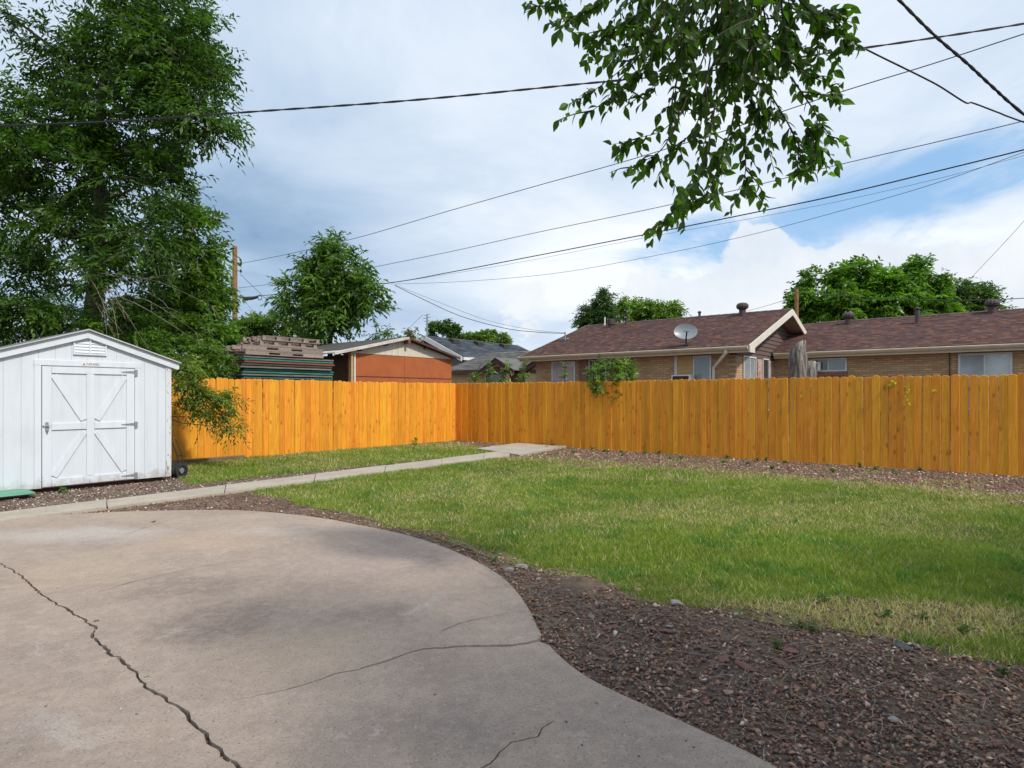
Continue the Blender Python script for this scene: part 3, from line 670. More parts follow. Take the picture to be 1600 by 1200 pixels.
# door leaf
d0, d1, z0, z1 = dl + .004, dr - .004, SB - .015, dtop - .008
B(SU + .0005, SU + .004, dl - .004, dl + .003, SB - .03, dtop).build('door_gap', M['darkgap'], sh)
door = B(SU + .001, SU + .012, d0, d1, z0, z1).build('door', M['white'], sh)
T0, T1 = SU + .012, SU + .031; sw = .115
vc = (d0 + d1) / 2; zm = (z0 + z1) / 2 - .005
def rail(name, v0, v1, a, b_, mm='whitetrim'): return B(T0, T1, v0, v1, a, b_).build(name, M[mm], door, bevel=.003)
rail('stile', d0, d0 + sw, z0, z1); rail('stile', d1 - sw, d1, z0, z1); rail('stile', vc - .052, vc + .052, z0 + .117, z1 - .102)
rail('rail', d0 + sw + .002, d1 - sw - .002, z1 - .10, z1); rail('rail', d0 + sw + .002, d1 - sw - .002, z0, z0 + .115)
rail('rail', d0 + sw + .002, vc - .054, zm - .05, zm + .05); rail('rail', vc + .054, d1 - sw - .002, zm - .05, zm + .05)
def brace(va_, za, vb_, zb):
    d = Vector((0, vb_ - va_, zb - za)).normalized(); n_ = Vector((0, -d.z, d.y)) * .046
    a, b_ = Vector((T0, va_, za)), Vector((T0, vb_, zb))
    MB().prism([a - n_, b_ - n_, b_ + n_, a + n_], (.0165, 0, 0)).build('brace', M['whitetrim'], door, bevel=.003)
li, ri_ = d0 + sw + .03, d1 - sw - .03; ci0, ci1 = vc - .085, vc + .085
brace(li, z1 - .13, ci0, zm + .09); brace(ri_, z1 - .13, ci1, zm + .09)
brace(li, z0 + .145, ci0, zm - .09); brace(ri_, z0 + .145, ci1, zm - .09)
for z in (z1 - .055, zm + .0, z0 + .06):                         # strap hinges
    hg = MB().prism([(T1 + .001, d1 + .045, z + .04), (T1 + .001, d1 - .005, z + .04), (T1 + .001, d1 - .005, z + .022), (T1 + .001, d1 - .19, z + .006), (T1 + .001, d1 - .19, z - .006), (T1 + .001, d1 - .005, z - .022), (T1 + .001, d1 - .005, z - .062), (T1 + .001, d1 + .045, z - .062)], (.004, 0, 0)).build('hinge', M['steel'], door)
    MB().tube([(T1 + .006, d1 + .008, z - .064), (T1 + .006, d1 + .008, z + .042)], .009, 8).build('hinge_pin', M['steel'], hg)
lk = MB().prism([(T1 + .001, d0 + .035, zm + .07), (T1 + .001, d0 + .075, zm + .07), (T1 + .001, d0 + .08, zm - .05), (T1 + .001, d0 + .055, zm - .12), (T1 + .001, d0 + .035, zm - .05)], (.006, 0, 0)).build('latch_plate', M['steel'], door)
MB().tube([(T1 + .012, d0 + .0, zm + .02), (T1 + .03, d0 + .03, zm + .022), (T1 + .03, d0 + .09, zm + .02)], .008, 8).build('latch_handle', M['steel'], lk)
MB().tube([(T1 + .014, d0 + .05, zm - .03), (T1 + .03, d0 + .052, zm - .05), (T1 + .016, d0 + .058, zm - .085)], .007, 6).build('padlock_shackle', M['steel'], lk)
# maker's plate over the door
pa, _ = on_u(127, 566, SU); pb, _ = on_u(155.5, 566, SU); pz0, pz1 = dtop + .028, dtop + .068
pl = B(SU + .024, SU + .027, pa, pb, pz0 - .006, pz1).build('name_plate', M['acwhite'], sh)
def text(body, mat, parent, loc, rot, size, name='lettering'):
    cu_ = bpy.data.curves.new(name, 'FONT'); cu_.body = body; cu_.size = size; cu_.extrude = .0006; cu_.align_x = 'LEFT'
    o = bpy.data.objects.new(name, cu_); COL.objects.link(o); cu_.materials.append(mat); o.parent = parent
    me = bpy.data.meshes.new_from_object(o); bpy.data.objects.remove(o); o = finish(name, me, None, parent)
    o.location = Vector(loc) - ORG[parent.name]; o.rotation_euler = rot; return o
text('TUFF SHED', M['ink'], pl, (SU + .0285, pa + .055, pz0 + .006), (R(90), 0, R(90)), .036)
MB().prism([(SU + .0275, pa + .012, pz0 + .004), (SU + .0275, pa + .045, pz0 + .004), (SU + .0275, pa + .028, pz0 + .036)], (.001, 0, 0)).build('emblem', M['red'], pl)
# skids it stands on
for k in (0.10, 1.1, 2.1): B(SU - k - .1, SU - k, SV1 + .06, SV0 - .10, 0, SB - .0).build('skid', M['darkwood'], sh)

# ------------------------------------------------------------------ things by the shed
ht = root('hand_truck', 'black two-wheeled hand truck leaning behind the shed corner', 'hand truck', (SU - .25, SV0 + .18, 0))
u0, v0 = SU - .25, SV0 + .10
for dv in (0, .13):
    MB().tube([(u0 + dv*.8, v0 + .16 + dv*.3, .10), (u0 + dv*.8 - .02, v0 + .10 + dv*.3, .45), (u0 + dv*.8 - .05, v0 + .02 + dv*.3, .68)], .011, 8).build('frame_tube', M['blackmetal'], ht)
MB().tube([(u0 - .05, v0 + .02, .68), (u0, v0 + .05, .70), (u0 + .054, v0 + .06, .68)], .011, 8).build('handle', M['rust'], ht)
for z in (.2, .38): MB().tube([(u0 - .01, v0 + .14, z), (u0 + .10, v0 + .17, z)], .009, 6).build('crossbar', M['blackmetal'], ht)
for dv in (-.03, .10):
    c = Vector((u0 + dv, v0 + .10 + dv*.3, .13)); ax = Vector((.94, .34, 0))
    tr = MB(); pr = [(.13, -.028), (.13, .028), (.085, .034), (.085, -.034)]
    n = 18; x = Vector((0, 0, 1)); y = ax.cross(x)
    for j in range(n):
        a = 6.2832 * j / n
        for (r_, w_) in pr: tr.v.append(tuple(c + (x*math.cos(a) + y*math.sin(a))*r_ + ax*w_))
    for j in range(n):
        for k in range(4): tr.f.append((j*4+k, j*4+(k+1) % 4, ((j+1) % n)*4+(k+1) % 4, ((j+1) % n)*4+k))
    wh = tr.build('wheel', M['darkrubber'], ht, smooth=False)
    MB().tube([c - ax*.03, c + ax*.03], .045, 14).build('rim', M['steel'], wh)
MB().box(u0 - .05, u0 + .17, v0 + .16, v0 + .34, .012, .022).build('toe_plate', M['steel'], ht)

# upturned green tub lid on a rusty pan, in the gravel before the shed
g0 = L(gp(10, 779)); gu, gv = g0.x, g0.y - .25
def rr(hw, hl, z, r=.1, n=6):
    out = []
    for (sx, sy, a0) in ((1, 1, 0), (-1, 1, 90), (-1, -1, 180), (1, -1, 270)):
        for k in range(n + 1):
            a = R(a0 + 90 * k / n); out.append((gu + sx*(hw - r) + r*math.cos(a), gv + sy*(hl - r) + r*math.sin(a), z))
    return out
def loft(rings):
    b_ = MB(); n = len(rings[0])
    for q in rings: b_.v += q
    for i in range(len(rings) - 1):
        for j in range(n): b_.f.append((i*n+j, i*n+(j+1) % n, (i+1)*n+(j+1) % n, (i+1)*n+j))
    b_.f.append(tuple((len(rings)-1)*n + j for j in range(n))); b_.f.append(tuple(range(n - 1, -1, -1))); return b_
tl = root('plastic_lid', 'green plastic tub lid lying upturned on gravel before the shed', 'lid', (gu, gv, .05))
loft([rr(.27, .52, .060), rr(.285, .535, .062), rr(.285, .535, .072), rr(.265, .515, .084), rr(.235, .485, .090)]).build('lid_shell', M['greenplastic'], tl, bevel=.003)
loft([rr(.22, .47, .0905), rr(.21, .46, .096)]).build('raised_panel', M['greenplastic'], tl)
rp = root('rusty_pan', 'rust brown shallow pan under the green plastic lid', 'pan', (gu, gv, 0))
loft([rr(.16, .40, .004), rr(.24, .47, .046), rr(.25, .48, .046), rr(.25, .48, .057)]).build('pan_shell', M['rust'], rp)

# ------------------------------------------------------------------ brick house
EV, RV, EG, RZ = 5.16, 10.09, 3.00, 4.65                          # eave line, ridge line, their heights
UL, UR = -1.41, 7.57                                             # ends of the front block's roof
WV = EV + .42; GU = UR - .55                                     # front wall plane, gable wall plane
EV2, RV2, RZ2, UE2 = 9.33, 13.75, 4.47, 24.0; WV2 = EV2 + .42
hs = root('brick_house', 'tan brick ranch house with brown shingle roof behind the orange fence', 'house', ((UL + UE2) / 2, WV, 0))
wl_ = MB().box(UL + .5, GU - .2, WV, WV + .2, 0, EG - .12); wl_.box(UL + .5, UL + .7, WV + .2, 14.6, 0, EG - .12)
fw = wl_.build('wall', M['brick_v'], hs)
B(GU - .2, GU, WV, 9.9, 0, EG - .25).build('gable_wall', M['brick_u'], hs)
B(GU + .001, UE2 - .5, WV2, WV2 + .2, 0, EG - .12).build('wing_wall', M['brick_v'], hs)
slope = (RZ - EG) / (RV - EV)
# lap siding in the gable
def gz(v): return EG + slope * (min(v, 2*RV - v) - EV)
z = EG - .27; k = 0
while z < RZ - .2:
    zt = min(z + .155, RZ - .14)
    ins = lambda zz: (max(WV, EV + (zz + .12 - EG) / slope))
    a0, a1 = ins(z), ins(zt); b0, b1 = min(2*RV - a0, 13.2), min(2*RV - a1, 13.2)
    if b1 - a1 < .1: break
    MB().add([(GU, a0, z), (GU, b0, z), (GU, b1, zt), (GU, a1, zt), (GU + .034, a0, z), (GU + .034, b0, z), (GU + .008, b1, zt), (GU + .008, a1, zt)], [(0, 3, 2, 1), (4, 5, 6, 7), (0, 1, 5, 4), (1, 2, 6, 5), (2, 3, 7, 6), (3, 0, 4, 7)]).build('siding_board', M['siding'], hs)
    z += .15; k += 1
# roofs: slabs, then tabs of shingle as relief
def roof_slab(name, p, th=.10):
    a, b_, c_, d_ = [Vector(q) for q in p]; nrm = (b_ - a).cross(d_ - a).normalized()
    if nrm.z < 0: nrm = -nrm
    return MB().prism([a, b_, c_, d_], -nrm * th).build(name, M['roofbase'], hs)
R1 = roof_slab('roof', [(UL, EV, EG), (UR, EV, EG), (UR, RV, RZ), (UL, RV, RZ)])
roof_slab('roof', [(UL, RV, RZ), (UR, RV, RZ), (UR, 2*RV - EV, EG), (UL, 2*RV - EV, EG)])
s2 = (RZ2 - EG) / (RV2 - EV2)
R2 = roof_slab('roof', [(GU + .01, EV2, EG), (UE2, EV2, EG), (UE2, RV2, RZ2), (GU + .01, RV2, RZ2)])
roof_slab('roof', [(GU, RV2, RZ2), (UE2, RV2, RZ2), (UE2, 2*RV2 - EV2, EG), (GU, 2*RV2 - EV2, EG)])
def shingles(parent, o, ax, up, la, lu, pal, tw=.26, ex=.145, mat='shingle', keep=None, k=.5):
    """rows of shingle tabs, the lower edge of each lifted off the row below"""
    o, ax, up = Vector(o), Vector(ax).normalized(), Vector(up).normalized(); nr = ax.cross(up); nr = nr if nr.z > 0 else -nr
    V, C = [], []; rows = int(lu / ex); pal = np.array(pal)
    for r_ in range(rows):
        a = -random.random() * tw
        while a < la:
            w_ = tw * random.uniform(.6, 1.35); x0, x1 = max(a, 0), min(a + w_ - .006, la)
            if x1 - x0 > .02 and (keep is None or keep(o + ax*x0 + up*(r_*ex))):
                y0 = r_ * ex + random.uniform(-.006, .006); y1 = min(y0 + ex * 1.15, lu); h0 = .014 + random.uniform(0, .006)
                for (x, y, hh) in ((x0, y0, h0), (x1, y0, h0), (x1, y1, .004), (x0, y1, .004)): V.append(o + ax*x + up*y + nr*hh)
                for (x, y, hh) in ((x0, y0, .001), (x1, y0, .001)): V.append(o + ax*x + up*y + nr*hh)
                c_ = pal[random.randrange(len(pal))] * random.uniform(1 - k*.5, 1 + k*.5); C += [c_] * 6
            a += w_
    V = np.array([tuple(p) for p in V]); n = len(V) // 6; b0 = 6 * np.arange(n)[:, None]
    Fc = np.concatenate([b0 + np.array([[0, 1, 2, 3]]), b0 + np.array([[4, 5, 1, 0]])])
    ob = np_obj('shingle_courses', V, Fc, M[mat], parent, np.array(C), org=ORG[parent.name]); ob['kind'] = 'stuff'
PAL = [(.125, .072, .066), (.165, .092, .078), (.098, .062, .064), (.20, .108, .082), (.115, .078, .082), (.145, .075, .062)]
shingles(R1, (UL, EV, EG), (1, 0, 0), (0, RV - EV, RZ - EG), UR - UL, math.hypot(RV - EV, RZ - EG), PAL, .17, .12, k=.4)
shingles(R2, (GU + .02, EV2, EG), (1, 0, 0), (0, RV2 - EV2, RZ2 - EG), UE2 - GU - .1, math.hypot(RV2 - EV2, RZ2 - EG), PAL, .17, .12, k=.4)
# ridge caps
for (ua, ub, v_, z_) in ((UL, UR, RV, RZ), (UR + .05, UE2, RV2, RZ2)):
    u_ = ua
    while u_ < ub - .02:
        b_ = min(u_ + .29, ub); MB().prism([(u_, v_ - .14, z_ - .022), (u_, v_, z_ + .03), (u_, v_ + .14, z_ - .022), (u_, v_, z_ + .014)], (b_ - u_, 0, .008)).build('ridge_cap', M['ridge'], R1 if v_ == RV else R2); u_ += .30
# rakes, soffits, gutters
def rake(u_, v_a, z_a, v_b, z_b):
    MB().prism([(u_, v_a, z_a + .0), (u_, v_b, z_b + .0), (u_, v_b, z_b - .22), (u_, v_a, z_a - .22)], (.045, 0, 0)).build('rake_board', M['trimcream'], hs)
rake(UR + .001, EV - .02, EG, RV, RZ + .0); rake(UR + .001, 2*RV - EV, EG, RV, RZ); rake(UL - .046, EV, EG, RV, RZ); rake(UL - .046, 2*RV - EV, EG, RV, RZ)
MB().prism([(UR + .001, EV - .03, EG - .22), (UR + .001, EV + .46, EG - .22), (UR + .001, EV + .46, EG - .06), (UR + .001, EV - .03, EG - .02)], (.047, 0, 0)).build('eave_return', M['trimcream'], hs)
for sgn in (0, 1):                                               # gable soffit under each rake
    a = [(GU + .023, EV, EG - .115), (UR, EV, EG - .115), (UR, RV, RZ - .115), (GU + .023, RV, RZ - .115)]
    if sgn: a = [(p[0], 2*RV - p[1], p[2]) for p in a]
    MB().prism(a, (0, 0, -.012)).build('gable_soffit', M['soffit'], hs)
B(UL, UR, EV + .03, WV - .001, EG - .20, EG - .185).build('soffit', M['soffit'], hs)
B(GU + .03, UE2, EV2 + .03, WV2 - .001, EG - .20, EG - .185).build('soffit', M['soffit'], hs)
def gutter(ua, ub, v_):
    pr = [(v_ + .02, -.02), (v_ - .09, -.02), (v_ - .11, -.035), (v_ - .105, -.075), (v_ - .06, -.13), (v_ + .02, -.14)]
    MB().prism([(ua, p[0], EG + p[1]) for p in pr], (ub - ua, 0, 0)).build('gutter', M['gutter'], hs)
    B(ua, ub, v_ + .021, v_ + .045, EG - .215, EG - .01).build('fascia', M['gutter'], hs)
gutter(UL - .04, UR - .02, EV); gutter(GU + .12, UE2, EV2)
# downspout with its two bends
du, _ = on_v(1135, 545, EV); du2, dz2 = on_v(1115, 576, WV - .05)
b_ = MB().bar((du, EV - .05, EG - .13), (du, EV - .05, EG - .24), .085, .065, (0, 1, 0)); b_.bar((du, EV - .05, EG - .21), (du2, WV - .05, dz2 + .02), .085, .065, (0, 1, 0)); b_.bar((du2, WV - .05, dz2 + .05), (du2, WV - .05, .05), .085, .065, (0, 1, 0))
b_.build('downspout', M['trimcream'], hs, bevel=.006)
# windows: frame, panes
def window(x0, x1, ytop, plane, zbot, mats, side='v', bars=1, fr=.05, splits=None, name='window'):
    if side == 'v':
        a, zt = on_v(x0, ytop, plane); b_, zt2 = on_v(x1, ytop, plane); zt = (zt + zt2) / 2
        bx = lambda p, q, d0, d1, z0, z1: B(p, q, plane - d1, plane - d0, z0, z1)
    else:
        a, zt = on_u(x0, ytop, plane); b_, zt2 = on_u(x1, ytop, plane); zt = (zt + zt2) / 2
        bx = lambda p, q, d0, d1, z0, z1: B(plane + d0, plane + d1, p, q, z0, z1)
    zt = min(zt, EG - .24)
    bx(a, b_, .002, .012, zbot, zt).build('reveal', M['glassdark'], hs)
    w_ = bx(a, b_, .012, .055, zt - fr, zt); 
    for q in (bx(a, b_, .012, .055, zbot, zbot + fr), bx(a, a + fr, .0125, .0545, zbot + fr, zt - fr), bx(b_ - fr, b_, .0125, .0545, zbot + fr, zt - fr)): w_.add(q.v, q.f)
    n = len(mats); ew = (b_ - a - 2*fr) / n
    for i in range(1, n): q = bx(a + fr + i*ew - fr*.4, a + fr + i*ew + fr*.4, .013, .054, zbot + fr, zt - fr); w_.add(q.v, q.f)
    wo = w_.build(name, M['winframe'], hs)
    for i, mm in enumerate(mats):
        bx(a + fr + i*ew + (fr*.4 if i else 0), a + fr + (i+1)*ew - (fr*.4 if i < n-1 else 0), .016, .03, zbot + fr, zt - fr).build('pane', M[mm], wo)
    return wo, a, b_, zt
window(863, 899.5, 560, WV, 1.0, ['glassblind', 'glassblind'])
wb, wa_, wb_, wt_ = window(921, 948, 558, WV, 1.0, ['glassdark'], fr=.03)
for k in range(7):
    u_ = wa_ + (wb_ - wa_) * (k + .6) / 7.2; MB().tube([(u_, WV - .075, 1.0), (u_, WV - .075, wt_ - .02)], .009, 5).build('bar', M['winframe'] if k < 4 else M['blackmetal'], wb)
for (xa, xb) in ((905, 920.5), (948.8, 958)):
    a, _ = on_v(xa, 580, WV); b2, _ = on_v(xb, 580, WV); B(a, b2, WV - .035, WV - .001, .8, EG - .22).build('brick_panel', M['redbrick'], hs)
window(1083.5, 1112, 552, WV, 1.0, ['glassgreen'])
a, _ = on_v(1054.5, 580, WV); b2, _ = on_v(1058.5, 580, WV); B(a, b2, WV - .05, WV - .002, 1.0, EG - .23).build('window_frame', M['winframe'], hs)
a2, _ = on_v(1083, 580, WV); B(b2, a2 - .01, WV - .03, WV - .002, 1.0, EG - .23).build('plywood_panel', M['plywood'], hs)
window(1160, 1179.5, 555, GU, .9, ['glassblind', 'glassblind'], side='u')
window(1190.5, 1199.5, 558, GU, .9, ['glassdark'], side='u', fr=.04)
for (xa, xb) in ((1182, 1190), (1200, 1209)):
    a, _ = on_u(xa, 580, GU); b2, _ = on_u(xb, 580, GU); B(GU + .001, GU + .04, a, b2, .8, EG - .29).build('brick_panel', M['redbrick_u'], hs)
ws, sa, sb, st = window(1267, 1323.5, 557.5, WV2, on_v(1300, 580.5, WV2)[1], ['glassdark', 'glassgreen'])
zz0 = on_v(1300, 580.5, WV2)[1]; B(sa - .02, sb + .02, WV2 - .06, WV2 - .003, zz0 - .19, zz0 - .002).build('window_sill', M['redbrick'], hs)
window(1497, 1582, 549.5, WV2, 1.0, ['glassblind', 'glasspale'], fr=.06)
pu, _ = on_v(1484, 570, WV2); MB().tube([(pu, WV2 - .03, .2), (pu, WV2 - .03, EG - .2)], .015, 6).build('conduit', M['blackmetal'], hs)
# roof vents and pipes
def on_roof(x, y, second=False):
    """point of a front roof slope under a photo pixel"""
    ev, s_ = (EV2, s2) if second else (EV, slope); du_, dv_ = _ray(x); k = (HOR - y) / F
    t_ = (EG - slope * 0 - CH + s_ * (CV - ev)) / (k - s_ * dv_) if abs(k - s_ * dv_) > 1e-6 else 20
    return (CU + du_*t_, CV + dv_*t_, CH + k*t_)
def turbine(x, y, sc=1.0, second=False):
    p_ = on_roof(x, y, second); b_ = MB().lathe([(.125, -.1), (.125, .22), (.145, .23)], p_, 16); vb_ = b_.build('turbine_vent', M['vent'], hs)
    MB().lathe([(.13, .23), (.19, .27), (.215, .34), (.205, .41), (.15, .47), (.05, .49)], p_, 28, .07).build('turbine_head', M['vent'], vb_)
turbine(1160, 493); turbine(1325.5, 507, second=True); turbine(1550, 489.5, second=True)
p_ = on_roof(955, 511.5)
vb_ = MB().lathe([(.13, -.1), (.13, .10), (.17, .12), (.175, .34), (.12, .36)], p_, 16, .04).build('turbine_vent', M['vent'], hs)
for (x, y, r_, h_, mm, sec) in ((945, 508, .035, .36, 'trimcream', False), (978, 508, .06, .26, 'vent', False), (1093, 495, .05, .14, 'vent', False), (1433.5, 505.5, .075, .50, 'vent', True)):
    p_ = on_roof(x, y, sec); vp = MB().lathe([(r_*1.6, -.05), (r_*1.5, .03), (r_, .05), (r_, h_)], p_, 10).build('vent_pipe', M[mm], hs)
    if r_ > .045: MB().lathe([(r_*.8, h_), (r_*1.5, h_ + .02), (r_*1.5, h_ + .06), (r_*.4, h_ + .10)], p_, 10).build('cap', M[mm], vp)
p_ = on_roof(883, 532); mast = MB().tube([(p_[0], p_[1], p_[2] - .1), (p_[0], p_[1], p_[2] + .36)], .03, 8).build('service_mast', M['steel'], hs); MAST = Vector((*l2w(p_[0], p_[1]), p_[2] + .34))
# flat roof flashing
p_ = on_roof(882, 530); B(p_[0] - .2, p_[0] + .2, p_[1] - .10, p_[1] + .1, p_[2] + .0, p_[2] + .035).build('flashing', M['tin'], hs)

# satellite dish on the roof
p_ = Vector(on_roof(1072, 541)); sdh = root('satellite_dish', 'grey satellite dish on a short mast near the roof edge', 'dish', tuple(p_))
MB().box(p_.x - .09, p_.x + .09, p_.y - .08, p_.y + .08, p_.z - .02, p_.z + .05).build('foot', M['blackmetal'], sdh)
MB().tube([p_ + Vector((0, 0, .02)), p_ + Vector((0, 0, .22)), p_ + Vector((-.02, .05, .42))], .028, 8).build('mast', M['blackmetal'], sdh)
cdir = Vector((-CU*0 + (CU - p_.x), CV - p_.y, 4.5)).normalized(); cdir = (cdir + Vector((.12, 0, .1))).normalized()
xx = Vector((0, 0, 1)).cross(cdir).normalized(); yy = cdir.cross(xx); cc_ = p_ + Vector((-.02, .0, .47))
db = MB(); n = 28; rings = 6
for s_ in (0, .012):
    for i in range(rings + 1):
        r_ = i / rings
        for j in range(n):
            a = 6.2832 * j / n; db.v.append(tuple(cc_ + xx*(.385*r_*math.cos(a)) + yy*(.275*r_*math.sin(a)) + cdir*(.075*r_*r_ - s_)))
for i in range(rings):
    for j in range(n):
        a, b_, c_, d_ = i*n+j, i*n+(j+1) % n, (i+1)*n+(j+1) % n, (i+1)*n+j; db.f.append((a, d_, c_, b_)); k = (rings+1)*n; db.f.append((k+a, k+b_, k+c_, k+d_))
for j in range(n): a, b_ = rings*n+j, rings*n+(j+1) % n; k = (rings+1)*n; db.f.append((a, k+a, k+b_, b_))
db.build('reflector', M['dish'], sdh, smooth=False)
foc = cc_ + cdir*.36 - yy*.10
MB().tube([cc_ - yy*.30 + cdir*.05, foc - yy*.03], .026, 6).build('feed_arm', M['blackmetal'], sdh)
MB().bar(foc - xx*.10, foc + xx*.10, .06, .06).build('feed_horn', M['dish'], sdh, bevel=.01)

# air conditioners in the windows
def aircon(x0, x1, y0, y1, plane, label, d=.30):
    a, zt = on_v(x0, y0, plane - d); b_, _ = on_v(x1, y0, plane - d); zb = on_v((x0+x1)/2, y1, plane - d)[1]
    r_ = root('window_air_conditioner', label, 'air conditioner', ((a+b_)/2, plane - d/2, zb)); f_ = .04
    B(a, b_, plane - d + .02, plane - .058, zb, zt).build('casing', M['acwhite'], r_, bevel=.01)
    q = B(a, b_, plane - d, plane - d + .019, zt - f_, zt)
    for e in (B(a, b_, plane - d, plane - d + .019, zb, zb + f_), B(a, a + f_, plane - d + .0005, plane - d + .0185, zb + f_, zt - f_), B(b_ - f_*2.2, b_, plane - d + .0005, plane - d + .0185, zb + f_, zt - f_)): q.add(e.v, e.f)
    q.build('bezel', M['acwhite'], r_); B(a + f_, b_ - f_*2.2, plane - d + .010, plane - d + .018, zb + f_, zt - f_).build('grille', M['blackmetal'], r_)
    for k in range(6):
        z_ = zb + f_ + (zt - zb - 2*f_) * (k + .5) / 6; B(a + f_, b_ - f_*2.2, plane - d + .004, plane - d + .0095, z_ - .006, z_ + .006).build('grille_slat', M['vent'], r_)
aircon(1049, 1080, 586, 612, WV, 'white window air conditioner under the tan plywood panel')
aircon(1272, 1281.5, 566, 579, WV2, 'small white air conditioner in the window behind the dead trunk', .22)

# dead trunk behind the fence
def snag(name, label, px, Yd, seed):
    """a split grey trunk: px = [(x, y, half width)] from the top down"""
    base = at(px[-1][0], HOR, Yd); base.z = 0; r_ = root(name, label, 'dead tree', tuple(base), yard=False); b_ = MB(); n = 30; k0 = 0; rnd = random.Random(seed)
    rows = []
    P_ = [at(x, y, Yd) for x, y, _ in px]; W_ = [w_ / F * Yd for *_, w_ in px]; P_.append(Vector((P_[-1].x + .05, Yd, 0))); W_.append(W_[-1] * 1.25)
    steps = 34
    for i in range(steps + 1):
        s_ = i / steps; f_ = s_ * (len(P_) - 1) if False else None
        zt, zb = P_[0].z, 0; z_ = zt + (zb - zt) * s_
        for k in range(len(P_) - 1):
            if P_[k].z >= z_ >= P_[k+1].z: break
        q = (P_[k].z - z_) / max(1e-6, P_[k].z - P_[k+1].z); c_ = P_[k].lerp(P_[k+1], q); w_ = W_[k] * (1-q) + W_[k+1] * q
        for j in range(n):
            a = 6.2832 * j / n; rg = .92 + .30 * noise.noise((math.cos(a)*2.1 + seed, math.sin(a)*2.1, z_*.5)) + .38 * noise.noise((math.cos(a)*5 + seed, math.sin(a)*5, z_*.7)) + .12 * noise.noise((math.cos(a)*11 + seed, math.sin(a)*11, z_*1.5))
            zz_ = z_ + (.10 * math.cos(a + 1.0) + .05*noise.noise((a*2, seed, 0)) if i == 0 else 0)
            b_.v.append((c_.x + math.cos(a)*w_*rg, c_.y + math.sin(a)*w_*rg, zz_))
    for i in range(steps):
        for j in range(n): b_.f.append((i*n+(j+1) % n, i*n+j, (i+1)*n+j, (i+1)*n+(j+1) % n))
    b_.f.append(tuple(range(n)))
    b_.build('trunk', M['deadwood'], r_, smooth=True); return r_
sg = snag('dead_tree', 'split grey dead trunk sawn off just above the orange fence', [(1249, 538, 9), (1247, 556, 12), (1250, 580, 12), (1252, 600, 13)], 15.2, 3.0)
b_ = MB()
pts = [at(1268, 564, 15.1), at(1267, 580, 15.1), at(1264, 600, 15.15), at(1258, 640, 15.2)]; b_.tube([tuple(p) for p in pts], [.10, .14, .17, .2], 12); b_.build('second_stub', M['deadwood'], sg, smooth=True)
# ------------------------------------------------------------------ orange outbuilding behind the corner
OU = -2.5; ov0 = on_u(547, 560, OU)[0]; ov1 = on_u(704, 560, OU)[0]; om = (ov0 + ov1) / 2
oz, oap = 2.80, 3.42
og = root('orange_outbuilding', 'orange outbuilding with beige gable and tin roof behind the fence corner', 'outbuilding', (OU, om, 0))
B(OU - .12, OU, ov0, om - .004, 0, oz).build('wall_panel', M['orange'], og); B(OU - .12, OU, om + .004, ov1 + .05, 0, oz).build('wall_panel', M['orange'], og)
B(OU, OU + .012, ov0, ov1 + .05, 2.05, 2.075).build('wall_seam', M['darkwood'], og)
B(OU - 5, OU - .121, ov0 + .02, ov0 + .14, 0, oz - .05).build('side_wall', M['darkwood'], og)  # side in shadow, its shade put into the darker colour
def otop(v): return oap - (oap - oz - .10) * abs(v - om) / (ov1 - om)
nb = 16
for i in range(nb):
    a, b_ = ov0 + (ov1 - ov0) * i / nb + .004, ov0 + (ov1 - ov0) * (i + 1) / nb - .004
    MB().prism([(OU - .02, a, oz + .003), (OU - .02, b_, oz + .003), (OU - .02, b_, otop(b_) - .05), (OU - .02, a, otop(a) - .05)], (.035, 0, 0)).build('gable_board', M['beigepanel'], og)
MB().prism([(OU - .06, ov0, oz), (OU - .06, ov1, oz), (OU - .06, om, oap - .03)], (.03, 0, 0)).build('gable_backing', M['darkwood'], og)
B(OU - .03, OU + .10, ov0 - .03, ov0 + .05, 0, oz + .02).build('corner_post', M['plywood'], og); B(OU + .0, OU + .06, ov0 + .12, ov0 + .17, 0, oz - .02).build('downpipe', M['acwhite'], og)
for s_ in (-1, 1):
    e = ov0 - .75 if s_ < 0 else ov1 + .25; ze = otop(e)
    rf = MB().prism([(OU + .22, om, oap), (OU + .22, e, ze), (OU + .22, e, ze + .035), (OU + .22, om, oap + .035)], (-5.4, 0, 0)).build('roof_panel', M['tin'] if s_ < 0 else M['darkwood'], og)
    MB().prism([(OU + .225, om, oap - .04), (OU + .225, e, ze - .04), (OU + .225, e, ze + .03), (OU + .225, om, oap + .03)], (.03, 0, 0)).build('rake_board', M['tin'] if s_ < 0 else M['browntrim'], og)
    MB().prism([(OU - .1, om, oap + .037), (OU - .1, e - s_ * .5, otop(e - s_ * .5) + .037), (OU - .1, e - s_ * .5, otop(e - s_ * .5) + .05), (OU - .1, om, oap + .05)], (-5, 0, 0)).build('roof_felt', M['boardblack'], rf)
for v_ in (ov0 - .5, ov0 + .3, om - .9, om + .9): MB().bar((OU + .20, v_, otop(v_) - .06), (OU - .1, v_, otop(v_) - .06), .05, .09).build('rafter_end', M['darkwood'], og)
B(OU + .0, OU + .26, om - .05, om + .05, oap - .19, oap - .04).build('ridge_beam', M['rust'], og)

